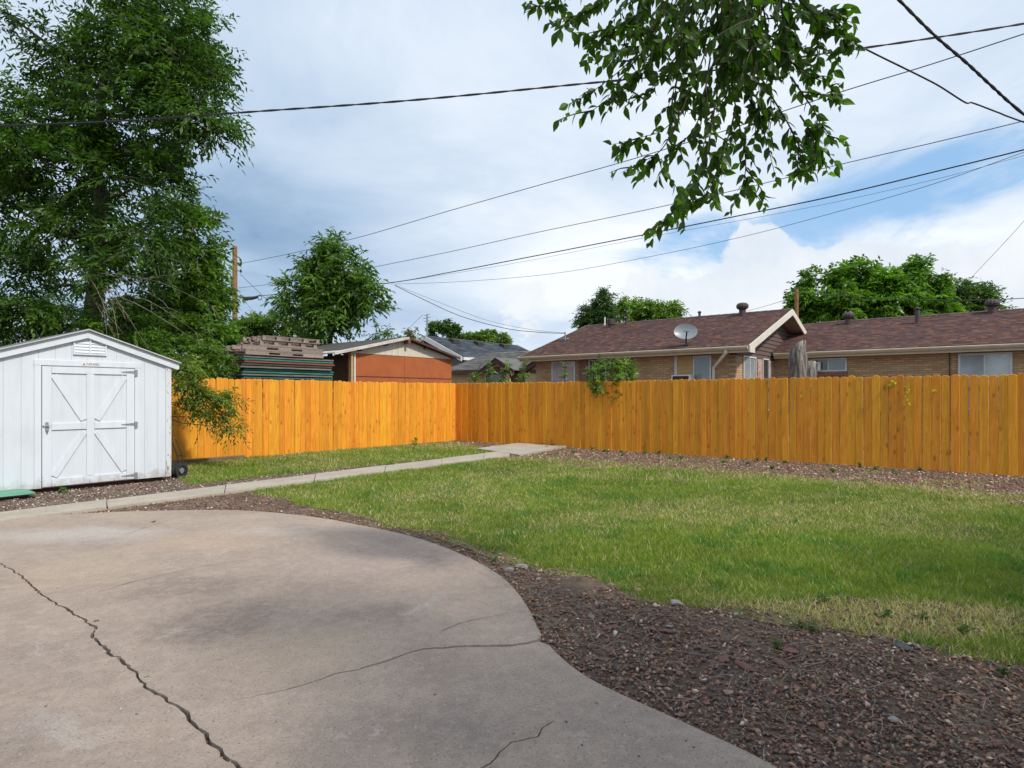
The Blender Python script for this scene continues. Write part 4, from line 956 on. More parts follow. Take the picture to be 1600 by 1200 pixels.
# sheets and pallets stacked behind the fence
PU = -1.35; pv0 = on_u(379, 570, PU)[0]; pv1 = on_u(520, 570, PU)[0]
mats = ['boardred', 'boardgrey', 'boardred', 'boardgrey', 'boardgreen', 'boardgrey', 'boardgreen', 'boardgreen', 'boardgrey', 'boardblack', 'boardred', 'boardgreen', 'boardgrey']
nS = len(mats); ztop = on_u(450, 557.5, PU)[1]; z_ = 1.62; th = (ztop - z_) / nS; cn = {'boardred': 'rust red', 'boardgrey': 'grey', 'boardgreen': 'dull green', 'boardblack': 'blackened'}
for i in range(3):
    o = B(PU - .3 - i*.9, PU - .18 - i*.9, pv0 + .1, pv1 - .1, 0, z_ - .002).build('sheet_bearer', M['timber']); X, Y = l2w(0, 0); o.location = (X, Y, 0); o.rotation_euler.z = ROT
    tag(o, 'timber bearer under the stacked building sheets', 'timber', 'bearers under the sheets')
ordn = ['topmost', 'second', 'third', 'fourth', 'fifth', 'sixth', 'seventh', 'eighth', 'ninth', 'tenth', 'eleventh', 'twelfth', 'thirteenth']
for i in range(nS):
    mm = mats[i]; dv_, du_ = random.uniform(-.06, .06), random.uniform(-.06, .06)
    t_ = root('stacked_sheet', f'{cn[mm]} building sheet, {ordn[nS - 1 - i]} from the top of the stack under the pallets', 'sheet', (PU - 1.1, (pv0 + pv1) / 2, z_), group='sheets stacked behind the fence')
    MB().box(PU - 2.2 + du_, PU + du_, pv0 + dv_, pv1 + dv_, z_, z_ + th * .70).build('panel', M[mm], t_)
    B(PU + du_ + .001, PU + du_ + .014, pv0 + dv_ + .02, pv1 + dv_ - .02, z_ + th * .05, z_ + th * .66).build('edge_strip', M[mm], t_)
    z_ += th
def pallet(v0, v1, u1, z, h, label, solid=False, mm='pallet'):
    r_ = root('wooden_pallet', label, 'pallet', (u1 - .55, (v0 + v1) / 2, z), group='pallets on the stack'); d = 1.1; t_ = .022
    for u_ in (u1 - .09, u1 - .36, u1 - .63, u1 - .90, u1 - d):
        B(u_, u_ + .09, v0, v1, z + h - t_, z + h).build('deck_board', M[mm], r_); 
        if u_ in (u1 - .09, u1 - .63, u1 - d): B(u_, u_ + .09, v0 + .002, v1 - .002, z, z + t_).build('bottom_board', M[mm], r_)
    nblk = 5 if not solid else 3
    if solid:
        for u_ in (u1 - .05, u1 - .55, u1 - d + .01):
            c_ = v0; w_ = v1 - v0
            for (a, b_) in ((0, .28), (.42, .58), (.72, 1)): B(u_, u_ + .045, v0 + a*w_, v0 + b_*w_, z + t_, z + h - t_).build('stringer', M[mm], r_)
            B(u_ + .001, u_ + .044, v0 + .28*w_, v0 + .72*w_, z + h*.55, z + h - t_).build('stringer', M[mm], r_)
    else:
        for k in range(nblk):
            c_ = v0 + (v1 - v0 - .12) * k / (nblk - 1)
            for u_ in (u1 - .10, u1 - .60, u1 - d): B(u_, u_ + .098, c_, c_ + .12 * (1 if k % 2 else .8), z + t_, z + h - t_).build('block', M[mm], r_)
pa, pb = on_u(383, 550, PU)[0], on_u(505, 550, PU)[0]
h1 = (on_u(450, 527, PU)[1] - z_) / 4.15
pallet(pa, pb, PU + .02, z_ + .01, h1, 'lowest weathered grey pallet, lying directly on the stacked sheets', True)
pallet(pa - .06, pb + .02, PU - .02, z_ + .015 + h1, h1, 'second weathered pallet from the bottom of the pallet pile', True)
pa2, pb2 = on_u(411, 540, PU)[0], on_u(498, 540, PU)[0]
pallet(pa2 - .05, pb2, PU - .05, z_ + .02 + 2*h1, h1, 'open-block pallet just under the topmost pallet')
pallet(pa2, pb2 + .06, PU - .02, z_ + .025 + 3*h1, h1, 'topmost pale wooden pallet of the pile above the fence')
pa3 = on_u(375, 545, PU - 1.3)[0]
pallet(pa3, pa3 + .95, PU - 1.25, z_ + .02 + 2*h1, h1*1.05, 'dark pallet behind the pile, lower one at its end beside trees'); pallet(pa3 + .02, pa3 + .97, PU - 1.25, z_ + .03 + 3.1*h1, h1, 'dark pallet behind the pile, upper one at its end beside trees')
# long pole lying towards the trees
b_ = MB().tube([at(300, 563, 15.5), at(340, 559, 15.8), at(380, 553, 16.2)], .035, 8)
tag(b_.build('wooden_rail', M['pallet']), 'bare wooden rail sticking out from the stack into the trees', 'rail')

# ------------------------------------------------------------------ tan garage with brown trim
GV = 9.0; q = lambda x, y: on_v(x, y, GV)
ga, gb = q(700, 580)[0], q(858, 580)[0]; gez = q(740, 580)[1]; gap_u, gap_z = q(792, 562)
tg = root('tan_garage', 'tan garage with brown trim and small front gable', 'garage', ((ga + gb) / 2, GV, 0))
B(ga, gb, GV, GV + .2, 0, gez).build('wall', M['tanwall'], tg)
B(ga - .1, gb, GV - .32, GV - .28, gez - .14, gez + .06).build('fascia', M['browntrim'], tg)
rzz = q(740, 564)[1] + .55; rdep = 3.4
rg = MB().prism([(ga - .2, GV - .30, gez + .04), (gb, GV - .30, gez + .04), (gb, GV + rdep, rzz + .12), (ga - .2, GV + rdep, rzz + .12)], (0, 0, -.06)).build('roof', M['greyshingle'], tg)
shingles(rg, (ga - .2, GV - .30, gez + .04), (1, 0, 0), (0, rdep + .3, rzz + .08 - gez), gb - ga + .2, math.hypot(rdep + .3, rzz + .08 - gez), [(.14, .135, .13), (.17, .165, .155), (.115, .115, .115)], .33, .17)
def small_gable(cx, cz, hw, foot):
    B(cx - hw*.8, cx + hw*.8, GV - .75, GV - .65, 0, foot + .02).build('porch_wall', M['tanwall'], tg)
    MB().prism([(cx - hw, GV - .75, foot), (cx + hw, GV - .75, foot), (cx, GV - .75, cz - .1)], (0, .08, 0)).build('gable_panel', M['tanwall'], tg)
    for s_ in (-1, 1):
        MB().prism([(cx, GV - .86, cz), (cx + s_*hw*1.12, GV - .86, foot - .06), (cx + s_*hw*1.12, GV - .86, foot - .26), (cx, GV - .86, cz - .20)], (0, .10, 0)).build('bargeboard', M['browntrim'], tg)
        MB().prism([(cx, GV - .88, cz + .03), (cx + s_*hw*1.16, GV - .88, foot - .05), (cx + s_*hw*1.16, GV - .88, foot), (cx, GV - .88, cz + .07)], (0, 2.4, 0)).build('gable_roof', M['greyshingle'], tg)
    B(cx - hw, cx + hw, GV - .80, GV - .76, foot - .14, foot + .02).build('tie_beam', M['browntrim'], tg)
gf = q(792, 579)[1]; hw_ = (q(815, 580)[0] - q(768, 580)[0]) / 2
small_gable(gap_u, gap_z, hw_, gf); small_gable(q(852, 580)[0], gap_z - .2, hw_*.8, gf - .05)
B(gap_u - .2, gap_u + .2, GV - .775, GV - .755, gap_z - .5, gap_z - .36).build('louvre', M['browntrim'], tg)
a, b_ = q(776, 590)[0], q(802, 590)[0]; w_ = B(a, b_, GV - .79, GV - .752, .9, gf - .16).build('window', M['browntrim'], tg); B(a + .06, b_ - .06, GV - .80, GV - .791, .96, gf - .22).build('pane', M['glassdark'], w_)
a, b_ = q(818, 590)[0], q(832, 590)[0]; w_ = B(a, b_, GV - .06, GV - .002, .6, gez - .2).build('window', M['winframe'], tg); B(a + .05, b_ - .05, GV - .07, GV - .061, .65, gez - .25).build('pane', M['glassblind'], w_)

# ------------------------------------------------------------------ dark-roofed house farther back
c0 = L(at(722, 557, 38)); DU, DV0, DZ = c0.x, c0.y, c0.z
DV1 = on_u(835, 566, DU)[0] + 2.5
pk_u, pk_z = on_v(662, 524, DV0)
dh = root('dark_roofed_house', 'grey house with dark blue-grey roof beyond the tan garage', 'house', ((DU + pk_u) / 2, DV0, 0))
rdv = on_u(809, 538, pk_u)[0]
B(pk_u * 2 - DU + .4, DU - .5, DV0 + .5, DV1, 0, DZ - .1).build('wall', M['greyhouse'], dh)
MB().prism([(DU - .5, DV0 + .5, DZ - .1), (2*pk_u - DU + .5, DV0 + .5, DZ - .1), (pk_u, DV0 + .5, pk_z - .25)], (0, .2, 0)).build('gable_panel', M['greyhouse'], dh)
rfh = MB().prism([(DU, DV0, DZ), (DU, DV1, DZ), (pk_u, rdv, pk_z), (pk_u, DV0, pk_z)], (0, 0, -.1)).build('roof', M['slateroof'], dh)
MB().prism([(2*pk_u - DU, DV0, DZ), (pk_u, DV0, pk_z), (pk_u, rdv, pk_z), (2*pk_u - DU, DV1, DZ)], (0, 0, -.1)).build('roof', M['slateroof'], dh)
MB().prism([(DU, DV1, DZ), (2*pk_u - DU, DV1, DZ), (pk_u, rdv, pk_z)], (0, 0, -.1)).build('roof', M['slateroof'], dh)
upv = Vector((pk_u - DU, 0, pk_z - DZ)); 
shingles(rfh, (DU, DV0, DZ), (0, 1, 0), upv, DV1 - DV0, upv.length, [(.052, .062, .078), (.070, .080, .098), (.040, .048, .062)], .5, .24, keep=lambda p: p.y < DV1 - (DV1 - rdv) * (DU - p.x) / (DU - pk_u) - .4)
for (a, b_) in (((DU, DZ), (pk_u, pk_z)), ((2*pk_u - DU, DZ), (pk_u, pk_z))):
    MB().prism([(a[0], DV0 - .01, a[1]), (b_[0], DV0 - .01, b_[1] + .02), (b_[0], DV0 - .01, b_[1] - .30), (a[0], DV0 - .01, a[1] - .30)], (0, -.06, 0)).build('rake_board', M['acwhite'], dh)
B(DU - .02, DU + .14, DV0, DV1, DZ - .22, DZ - .03).build('gutter', M['acwhite'], dh)
b_ = MB().bar((DU + .05, DV0 + 1.0, DZ - .2), (DU - .4, DV0 + 1.0, DZ - .75), .12, .1); b_.bar((DU - .4, DV0 + 1.0, DZ - .7), (DU - .4, DV0 + 1.0, .1), .12, .1); b_.build('downspout', M['acwhite'], dh)
for x, y in ((710, 528), (748, 532.5), (788, 537.5)):
    v_, z2 = on_u(x, y, pk_u + .9); zr = DZ + (pk_z - DZ) * (DU - pk_u - .9) / (DU - pk_u)
    MB().prism([(pk_u + .6, v_ - .3, zr + .12), (pk_u + 1.15, v_ - .3, zr - .08), (pk_u + 1.1, v_ - .3, zr + .2), (pk_u + .7, v_ - .3, zr + .3)], (0, .6, 0)).build('roof_vent', M['blackmetal'], dh)
v_ = on_u(661, 510, pk_u)[0]
b_ = MB().tube([(pk_u, DV0 + .3, pk_z - .3), (pk_u, DV0 + .3, pk_z + 1.4)], .05, 6); am = b_.build('antenna_mast', M['steel'], dh)
for k, l_ in ((1.35, .5), (1.15, .7), (.95, .5)): MB().tube([(pk_u - l_/2, DV0 + .3, pk_z + k), (pk_u + l_/2, DV0 + .3, pk_z + k + .06)], .02, 5).build('antenna_rod', M['steel'], am)

# ------------------------------------------------------------------ trees
def unit(a): return a / np.maximum(np.linalg.norm(a, axis=-1, keepdims=True), 1e-9)
def sprays(P, D, Lg, n, ll, lw, droop, c1_, c2_, k=.35):
    """leafy twigs: n leaflets either side of each twig; returns verts, quads, colours"""
    S = len(P); t_ = (np.arange(n) + .6) / n
    pos = P[:, None] + D[:, None] * (Lg[:, None] * t_[None])[..., None]
    pos[..., 2] -= droop * Lg[:, None] * t_[None] ** 2
    up = unit(np.array([0, 0, 1.0]) + RNG.normal(0, .45, (S, 3))); sd_ = unit(np.cross(D, up)); sg_ = np.where(np.arange(n) % 2, 1, -1)[None, :, None]
    a = unit(D[:, None] * .75 + sd_[:, None] * sg_ * .8 + RNG.normal(0, .28, (S, n, 3)) + np.array([0, 0, -.25 - droop * .6]))
    nr = unit(up[:, None] + RNG.normal(0, .35, (S, n, 3))); b_ = unit(np.cross(a, nr)); nr = np.cross(b_, a)
    l_ = ll * (.65 + .6 * RNG.random((S, n, 1))); w_ = lw * (.7 + .5 * RNG.random((S, n, 1)))
    V = np.stack([pos, pos + a*l_*.45 + b_*w_/2 + nr*w_*.18, pos + a*l_ - np.array([0, 0, .12])*l_, pos + a*l_*.45 - b_*w_/2 + nr*w_*.18], 2).reshape(-1, 3)
    m_ = S * n; q = RNG.random(S); c_ = lerp(c1_, c2_, q) * (1 - k/2 + k*RNG.random((S, 1)))
    c_ = np.repeat(c_, n, 0) * (.8 + .4 * RNG.random((m_, 1)))
    return V, np.arange(4*m_).reshape(m_, 4), np.repeat(c_, 4, 0)
def blob(x, y, rx, ry, Y, depth=None):
    c_ = at(x, y, Y); return (np.array(c_), np.array([rx/F*Y, (depth or rx/F*Y), ry/F*Y]))
def tree(name, label, base, top, r0, blobs, total, ll, lw, n=9, Lg=.35, droop=.35, c1_=(.035, .078, .012), c2_=(.085, .155, .022), group=None, cat='tree', clump=.34, limb=True, keep=None, shell=.5):
    base, top = Vector(base), Vector(top); r_ = root(name, label, cat, tuple(base), yard=False, group=group)
    b_ = MB(); N = 9; tp = [base.lerp(top, i / N) + Vector((noise.noise((i*.7, base.x, 1)), noise.noise((i*.7, base.y, 5)), 0)) * r0 * 1.1 * (i > 0) for i in range(N + 1)]
    b_.tube(tp, [r0 * (1.25 if i == 0 else 1 - .72 * i / N) for i in range(N + 1)], 9)
    areas = np.array([b[1][0]*b[1][2] for b in blobs]); areas /= areas.sum()
    VS, CS = [], []; cnt = 0
    for (c_, rad), ar in zip(blobs, areas):
        rad = rad * .88; m_ = max(2, int(total * ar / n)); cl = max(4, int(9 + m_ / 26))
        dirs = unit(RNG.normal(0, 1, (cl, 3))); cc_ = c_ + dirs * rad * (shell + (1 - shell) * RNG.random((cl, 1))) * .88
        if limb:
            s0 = min(tp, key=lambda p: (p - Vector(c_)).length + abs(p.z - (c_[2] - .5*rad[2])) * .7)
            e = Vector(c_); rr_ = max(.012, r0 * .19); mid = s0.lerp(e, .5) + Vector((0, 0, -.06 * (e - s0).length))
            b_.tube([s0, mid, e], [rr_, rr_*.75, rr_*.45], 6)
            for kk in range(min(cl, 9)):
                e2 = Vector(cc_[kk]); m2 = e.lerp(e2, .5) + Vector((random.gauss(0, .06), random.gauss(0, .06), .05)); b_.tube([e, m2, e2], [rr_*.45, rr_*.3, rr_*.12], 4)
        w_ = .5 + RNG.random(cl); idx = RNG.choice(cl, m_, p=w_ / w_.sum()); P = cc_[idx] + RNG.normal(0, clump * .36, (m_, 3)) * rad
        out_ = unit((P - c_) / rad + RNG.normal(0, .5, (m_, 3)) + np.array([0, 0, .15])); 
        lg = Lg * (.6 + .7 * RNG.random(m_))
        if keep is not None: kp = keep(P); P, out_, lg = P[kp], out_[kp], lg[kp]
        V, Fq, cc2 = sprays(P, out_, lg, n, ll, lw, droop, c1_, c2_)
        tone = .72 + .56 * RNG.random(cl); cc2 = cc2 * np.repeat((tone[idx] if keep is None else tone[idx][kp]), 4 * n)[:, None]; VS.append(V); CS.append(cc2)
    V, cc2 = np.concatenate(VS), np.concatenate(CS)
    b_.build('trunk', M['bark'], r_, smooth=True)
    np_obj('crown', V, np.arange(len(V)).reshape(-1, 4), M['leaf'], r_, cc2, org=base)
    return r_
# big tree behind the shed
YB = 14.6
bl = [blob(*a, YB + a0) for a0, a in [(0, (215, 60, 95, 85)), (.6, (75, 185, 80, 60)), (.3, (110, 90, 50, 60)), (.2, (15, 25, 30, 22)), (-.6, (285, 90, 80, 85)), (0, (215, 180, 115, 70)), (-.8, (310, 180, 58, 60)), (0, (110, 270, 120, 75)), (.7, (30, 330, 70, 75)),
      (-.7, (225, 285, 85, 55)), (0, (120, 360, 85, 55)), (-1, (215, 365, 65, 40)), (.4, (40, 430, 60, 55)), (-.5, (185, 430, 70, 32)), (0, (15, 240, 50, 60)), (.2, (250, 20, 90, 40)), (0, (180, -70, 140, 70)), (-.8, (45, 490, 50, 35)), (-.6, (335, 120, 30, 22)), (-.6, (330, 205, 30, 26)), (.5, (-60, 300, 60, 140))]]
tree('elm_tree', 'tall leafy tree towering over the white shed', (*at(112, HOR, YB).xy, 0), at(170, 110, YB), .27, bl, 64000, .165, .058, n=10, Lg=.60, droop=.28, c1_=(.019, .048, .010), c2_=(.060, .118, .019), clump=.34)
# dead brush under it
db_ = MB(); rt = root('dead_branch', 'tangle of bare grey dead branches above the shed roof', 'branch', tuple(at(115, 430, 13.6)), yard=False)
for k in range(17):
    s0 = at(random.uniform(105, 190), random.uniform(410, 470), 13.5); e = at(random.uniform(170, 340), random.uniform(400, 570), random.uniform(12.4, 13.6)); m_ = s0.lerp(e, .5) + Vector((0, 0, random.uniform(-.1, .45)))
    pts = smooth_path([s0, m_, e], 5); db_.tube(pts, [.011 * (1 - .85 * i / (len(pts)-1)) * random.uniform(.6, 1) for i in range(len(pts))], 4)
    for j in range(3):
        i = random.randrange(4, len(pts)); e2 = pts[i] + Vector((random.uniform(-.1, .5), 0, random.uniform(-.35, .3))); db_.tube([pts[i], pts[i].lerp(e2, .5) + Vector((0, 0, .04)), e2], [.005, .004, .002], 3)
db_.build('bare_twigs', M['twig'], rt)
# lighter tree beside it
Y2 = 17.5
bl = [blob(*a, Y2 + a0) for a0, a in [(0, (290, 360, 50, 35)), (.3, (322, 395, 24, 18)), (0, (285, 430, 55, 45)), (0, (318, 480, 36, 48)), (-.5, (255, 480, 65, 50)), (-1, (290, 530, 70, 38)), (-.6, (215, 530, 60, 40)), (-.4, (340, 525, 30, 20))]]
tree('young_elm', 'light green tree between the tall tree and the utility pole', (*at(300, HOR, Y2).xy, 0), at(300, 350, Y2), .14, bl, 22000, .19, .070, n=9, Lg=.62, droop=.3, c1_=(.040, .088, .014), c2_=(.105, .185, .026))
# low growth behind the shed and the fence
bl = [blob(*a, 14.2) for a in [(30, 510, 55, 45), (110, 500, 45, 30), (-50, 500, 60, 60), (190, 510, 55, 30), (240, 560, 40, 30)]]
tree('shrub', 'dark leafy shrub close behind the shed roof', (*at(80, HOR, 14.2).xy, 0), at(80, 520, 14.2), .07, bl, 17000, .10, .04, n=9, Lg=.4, c1_=(.030, .07, .012), c2_=(.085, .16, .022), cat='shrub')
# branch hanging over the fence beside the shed
Y3 = 12.2
bl = [blob(*a, Y3 + a0) for a0, a in [(0, (288, 575, 22, 20)), (0, (300, 602, 26, 20)), (-.1, (325, 622, 26, 15)), (-.1, (346, 648, 18, 10)), (.1, (355, 622, 16, 10)), (0, (297, 632, 13, 14)), (-.1, (362, 668, 10, 8)), (-.1, (320, 652, 14, 8))]]
tree('overhanging_sapling', 'leafy sapling drooping over the orange fence beside the shed', (*l2w(-.5, -10.3), 0), at(290, 560, Y3 + .1), .05, bl, 4600, .095, .030, n=9, Lg=.30, droop=.6, c1_=(.050, .088, .016), c2_=(.135, .185, .036), cat='sapling', shell=.2)
bl = [blob(*a, Y3 + 2.2) for a in [(290, 560, 45, 30), (335, 575, 35, 22), (300, 590, 35, 28)]]
tree('shrub', 'green shrub behind the fence, between shed and stacked sheets', (*at(300, HOR, Y3 + 2.2).xy, 0), at(300, 560, Y3 + 2.2), .05, bl, 9000, .10, .038, n=9, Lg=.35, cat='shrub', c1_=(.038, .082, .014), c2_=(.10, .17, .026))
# tree behind the pallets
Y4 = 25
bl = [blob(*a, Y4 + a0) for a0, a in [(0, (521, 388, 12, 14)), (.4, (499, 412, 20, 22)), (-.4, (543, 420, 18, 20)), (0, (505, 450, 34, 28)), (-.8, (562, 452, 24, 22)), (.5, (470, 472, 24, 18)), (-.5, (525, 488, 34, 24)), (0, (505, 512, 28, 18)), (-.3, (576, 480, 14, 12)), (.3, (452, 455, 10, 10)), (0, (478, 425, 9, 9))]]
tree('leafy_tree', 'full round leafy tree rising behind the stack of pallets', (*at(515, HOR, Y4).xy, 0), at(520, 420, Y4), .16, bl, 11500, .28, .10, n=9, Lg=.80, droop=.25, c1_=(.030, .072, .014), c2_=(.085, .15, .026), clump=.36)
bl = [blob(*a, 30) for a in [(400, 515, 40, 20), (435, 510, 30, 18), (385, 520, 30, 22), (460, 520, 30, 20)]]
tree('shrub', 'low green bushes beyond the pallets below the pole', (*at(410, HOR, 30).xy, 0), at(410, 520, 30), .08, bl, 8000, .2, .08, n=8, Lg=.6, cat='shrub')
# saplings of big compound leaves above the tin roof
for k, (x, y) in enumerate([(590, 525), (607, 524)]):
    bl = [blob(x, y, 8, 7, 26)]; tree('sapling', ['thin sapling tip over the tin roof, nearer the leafy tree', 'thin sapling tip over the tin roof, nearer its peak'][k], (*at(x, HOR, 26).xy, 0), at(x, 528, 26), .03, bl, 160, .22, .06, n=10, Lg=.5, cat='sapling', group='saplings over the tin roof')
bl = [blob(645, 525, 14, 9, 34), blob(636, 530, 9, 7, 34)]
tree('sapling', 'brownish sapling between the orange outbuilding and dark roof', (*at(640, HOR, 34).xy, 0), at(642, 525, 34), .04, bl, 500, .22, .07, n=9, Lg=.5, c1_=(.07, .075, .03), c2_=(.13, .14, .05), cat='sapling')
# far trees beyond the dark roof
for (x, y, rx, ry, lab) in ((679, 518, 11, 15, 'small upright tree beyond the dark roof, first from the antenna'), (699, 519, 9, 13, 'small upright tree beyond the dark roof, second from the antenna'), (712, 521, 7, 11, 'narrow dark tree tip beyond the dark roof, third from the antenna')):
    tree('far_tree', lab, (*at(x, HOR, 60).xy, 0), at(x, y, 60), .15, [blob(x, y, rx, ry, 60), blob(x, y - ry*.6, rx*.5, ry*.6, 60)], 700, .42, .18, n=6, Lg=.45, clump=.2, group='trees beyond the dark roof', droop=-.1, c1_=(.03, .07, .02), c2_=(.07, .13, .03))
bl = [blob(*a, 62) for a in [(740, 528, 16, 9), (760, 525, 16, 11), (785, 530, 16, 9), (730, 531, 14, 8)]]
tree('far_tree', 'broad pale green tree along the ridge of the dark roof', (*at(760, HOR, 62).xy, 0), at(760, 528, 62), .2, bl, 4200, .4, .18, n=6, Lg=.5, clump=.25, c1_=(.06, .105, .022), c2_=(.125, .19, .035), group='trees beyond the dark roof')
# behind the brick house
tree('spruce_tree', 'dark pointed tree behind the left end of the brown roof', (*at(945, HOR, 42).xy, 0), at(945, 462, 42), .2, [blob(945, 478, 14, 20, 42), blob(943, 498, 22, 16, 42), blob(915, 498, 12, 16, 42), blob(925, 508, 20, 12, 42), blob(948, 464, 7, 12, 42)], 7000, .26, .09, n=8, Lg=.7, c1_=(.020, .05, .016), c2_=(.055, .095, .03), droop=.4)
tree('round_tree', 'bright green round tree behind the brown roof ridge', (*at(1020, HOR, 44).xy, 0), at(1020, 485, 44), .2, [blob(1010, 486, 28, 18, 44), blob(1042, 488, 26, 16, 44), blob(978, 488, 16, 14, 44), blob(975, 474, 6, 6, 44), blob(1020, 502, 45, 14, 44)], 9000, .30, .11, n=8, Lg=.7, c1_=(.045, .095, .014), c2_=(.11, .19, .026))
bl = [blob(*a, 36 + a0) for a0, a in [(0, (1285, 455, 42, 38)), (.5, (1340, 440, 42, 30)), (-.5, (1385, 455, 40, 34)), (0, (1432, 440, 34, 30)), (-.4, (1450, 475, 40, 26)), (-1, (1320, 485, 60, 26)), (-1, (1400, 488, 60, 22)), (0, (1255, 480, 22, 30)), (0, (1330, 420, 22, 12)), (0, (1425, 418, 16, 10))]]
tree('round_tree', 'large round bright green tree beyond the brown roof wing', (*at(1350, HOR, 36).xy, 0), at(1350, 450, 36), .35, bl, 26000, .32, .14, n=8, Lg=.7, c1_=(.035, .088, .010), c2_=(.100, .195, .020), clump=.30, shell=.62)
bl = [blob(*a, 38) for a in [(1495, 455, 24, 20), (1530, 468, 30, 20), (1500, 480, 30, 16), (1545, 480, 20, 12)]]
tree('sparse_tree', 'dull green open-crowned tree at the end of the roof ridge', (*at(1510, HOR, 38).xy, 0), at(1510, 460, 38), .2, bl, 7000, .26, .10, n=8, Lg=.8, c1_=(.030, .062, .018), c2_=(.07, .12, .03), clump=.4)
# shrubs at the right fence
def keep_front(P): return np.ones(len(P), bool)
vs_ = l2w(*(lambda uv: (uv[0], .28))(on_v(958, 600, .28))); Ys = vs_[1]
bl = [blob(*a, Ys + a0) for a0, a in [(0, (935, 585, 20, 15)), (.1, (975, 578, 18, 20)), (-.32, (968, 600, 16, 20)), (-.30, (935, 605, 13, 11)), (-.32, (966, 617, 8, 9)), (0, (950, 570, 26, 12)), (0, (990, 592, 9, 12))]]
tree('rose_bush', 'leafy green bush spilling over the orange fence before the house', (*vs_, 0), at(958, 590, Ys), .035, bl, 2500, .085, .05, n=7, Lg=.20, droop=.2, c1_=(.045, .10, .018), c2_=(.12, .20, .035), cat='bush', shell=.25)
for k, (x, y, rx, ry, lab) in enumerate([(742, 588, 8, 12, 'sparse shrub tip at the fence corner, first from the corner'), (764, 578, 11, 18, 'taller shrub tip before the tan garage wall'), (790, 580, 10, 18, 'shrub tip in front of the tan garage gable'), (818, 582, 11, 16, 'shrub tip beside the tan garage gable'), (882, 582, 4, 14, 'thin sprig before the blinds of the first house window')]):
    q = on_v(x, 600, .5); p2 = l2w(q[0], .5)
    tree('shrub', lab, (*p2, 0), at(x, y + 8, p2[1]), .02, [blob(x, y, rx*.7, ry*.6, p2[1]), blob(x + 2, y - ry*.5, rx*.4, ry*.5, p2[1]), blob(x - 2, y + ry*.6, rx*.9, ry*.5, p2[1])], 190 if k < 4 else 80, .085, .05, n=6, Lg=.16, droop=-.2, c1_=(.05, .10, .02), c2_=(.13, .20, .04), cat='shrub', shell=.2, group='shrub tips over the fence')

# ------------------------------------------------------------------ poles and overhead wires
def pole(label, x, ytop, Y, r_):
    t_ = at(x, ytop, Y); o = root('utility_pole', label, 'pole', (t_.x, Y, 0), yard=False)
    MB().tube([(t_.x, Y, 0), (t_.x, Y, t_.z*.5), (t_.x, Y, t_.z)], [r_*1.25, r_*1.1, r_], 12).build('shaft', M['pole'], o); return o, t_
po, pt = pole('brown wooden utility pole with insulators rising over the trees', 367, 385, 34, .125)
for dz_ in (.95, 1.35): MB().lathe([(.03, 0), (.06, .03), (.06, .09), (.035, .12), (.05, .15), (.02, .18)], (pt.x + .33, 34, pt.z - dz_ - .1), 10).build('insulator', M['blackmetal'], po)
MB().bar((pt.x, 34, pt.z - .9), (pt.x + .36, 34, pt.z - .9), .05, .05).build('bracket', M['steel'], po); MB().bar((pt.x, 34, pt.z - 1.35), (pt.x + .36, 34, pt.z - 1.35), .05, .05).build('bracket', M['steel'], po)
pole('short brown utility pole top between the gable peak and round tree', 1244.5, 452, 33, .10)
pole('tiny distant pole in front of the leafy tree', 443, 484, 60, .12)
def wire(label, pts, Y0, Y1, r_, mat='rope', twist=0.0, group='overhead wires', name='overhead_wire'):
    """pts: photo points along the wire; its plan is a straight line from depth Y0 to depth Y1"""
    x0, x1 = pts[0][0], pts[-1][0]; P = []
    pts = list(pts); ex = lambda a, b, k: (b[0] + (b[0] - a[0]) * k, b[1] + (b[1] - a[1]) * k)
    if pts[-1][0] > 1640: pts.append(ex(pts[-2], pts[-1], 420 / (pts[-1][0] - pts[-2][0])))       # on past the frame
    if pts[0][0] < 0 or pts[0][1] < 0: pts.insert(0, ex(pts[1], pts[0], 330 / (pts[1][0] - pts[0][0])))
    for (x, y) in pts:
        s_ = (x - x0) / (x1 - x0); Y = 1 / ((1 - s_) / Y0 + s_ / Y1); P.append(at(x, y, Y))
    r_ = r_ * .86; P = smooth_path(P, 10); b_ = MB()
    if twist:
        acc = 0; A_, B_ = [], []
        D_ = []
        for i in range(len(P) - 1):
            n_ = max(1, int((P[i+1] - P[i]).length / .09))
            for j in range(n_): D_.append(P[i].lerp(P[i+1], j / n_))
        for i, p in enumerate(D_):
            a = i * .09 / twist * 6.2832; o_ = Vector((.25*math.sin(a), .0, math.cos(a))) * r_ * .9; A_.append(p + o_); B_.append(p - o_)
        b_.tube(A_, r_, 5); b_.tube(B_, r_, 5)
    else: b_.tube(P, r_, 5)
    return tag(b_.build(name, M[mat]), label, 'wire', group)
wire('twisted black cable crossing the whole sky past the tall tree', [(-260, 208), (0, 197), (190, 189), (390, 175), (640, 157), (900, 132), (1100, 112), (1280, 85), (1440, 62), (1600, 37), (1900, -15)], 9.5, 8.5, .011, twist=.55)
wire('topmost wire leaving the utility pole towards the upper right', [(370, 413), (450, 397), (560, 371), (700, 330), (840, 290), (970, 254), (1130, 205), (1310, 145), (1450, 102), (1600, 53), (1850, -30)], 34, 11, .014)
wire('second wire from the utility pole, crossing below the hanging leaves', [(372, 450), (480, 437), (560, 422), (700, 394), (840, 363), (1000, 330), (1150, 297), (1300, 260), (1450, 225), (1600, 189), (1850, 125)], 34, 13, .013)
wire('thick black cable with a splice case running across mid sky', [(380, 465), (420, 461), (600, 443), (700, 426), (820, 403), (1000, 368), (1150, 338), (1300, 307), (1450, 271), (1600, 234), (1850, 170)], 34, 13, .021)
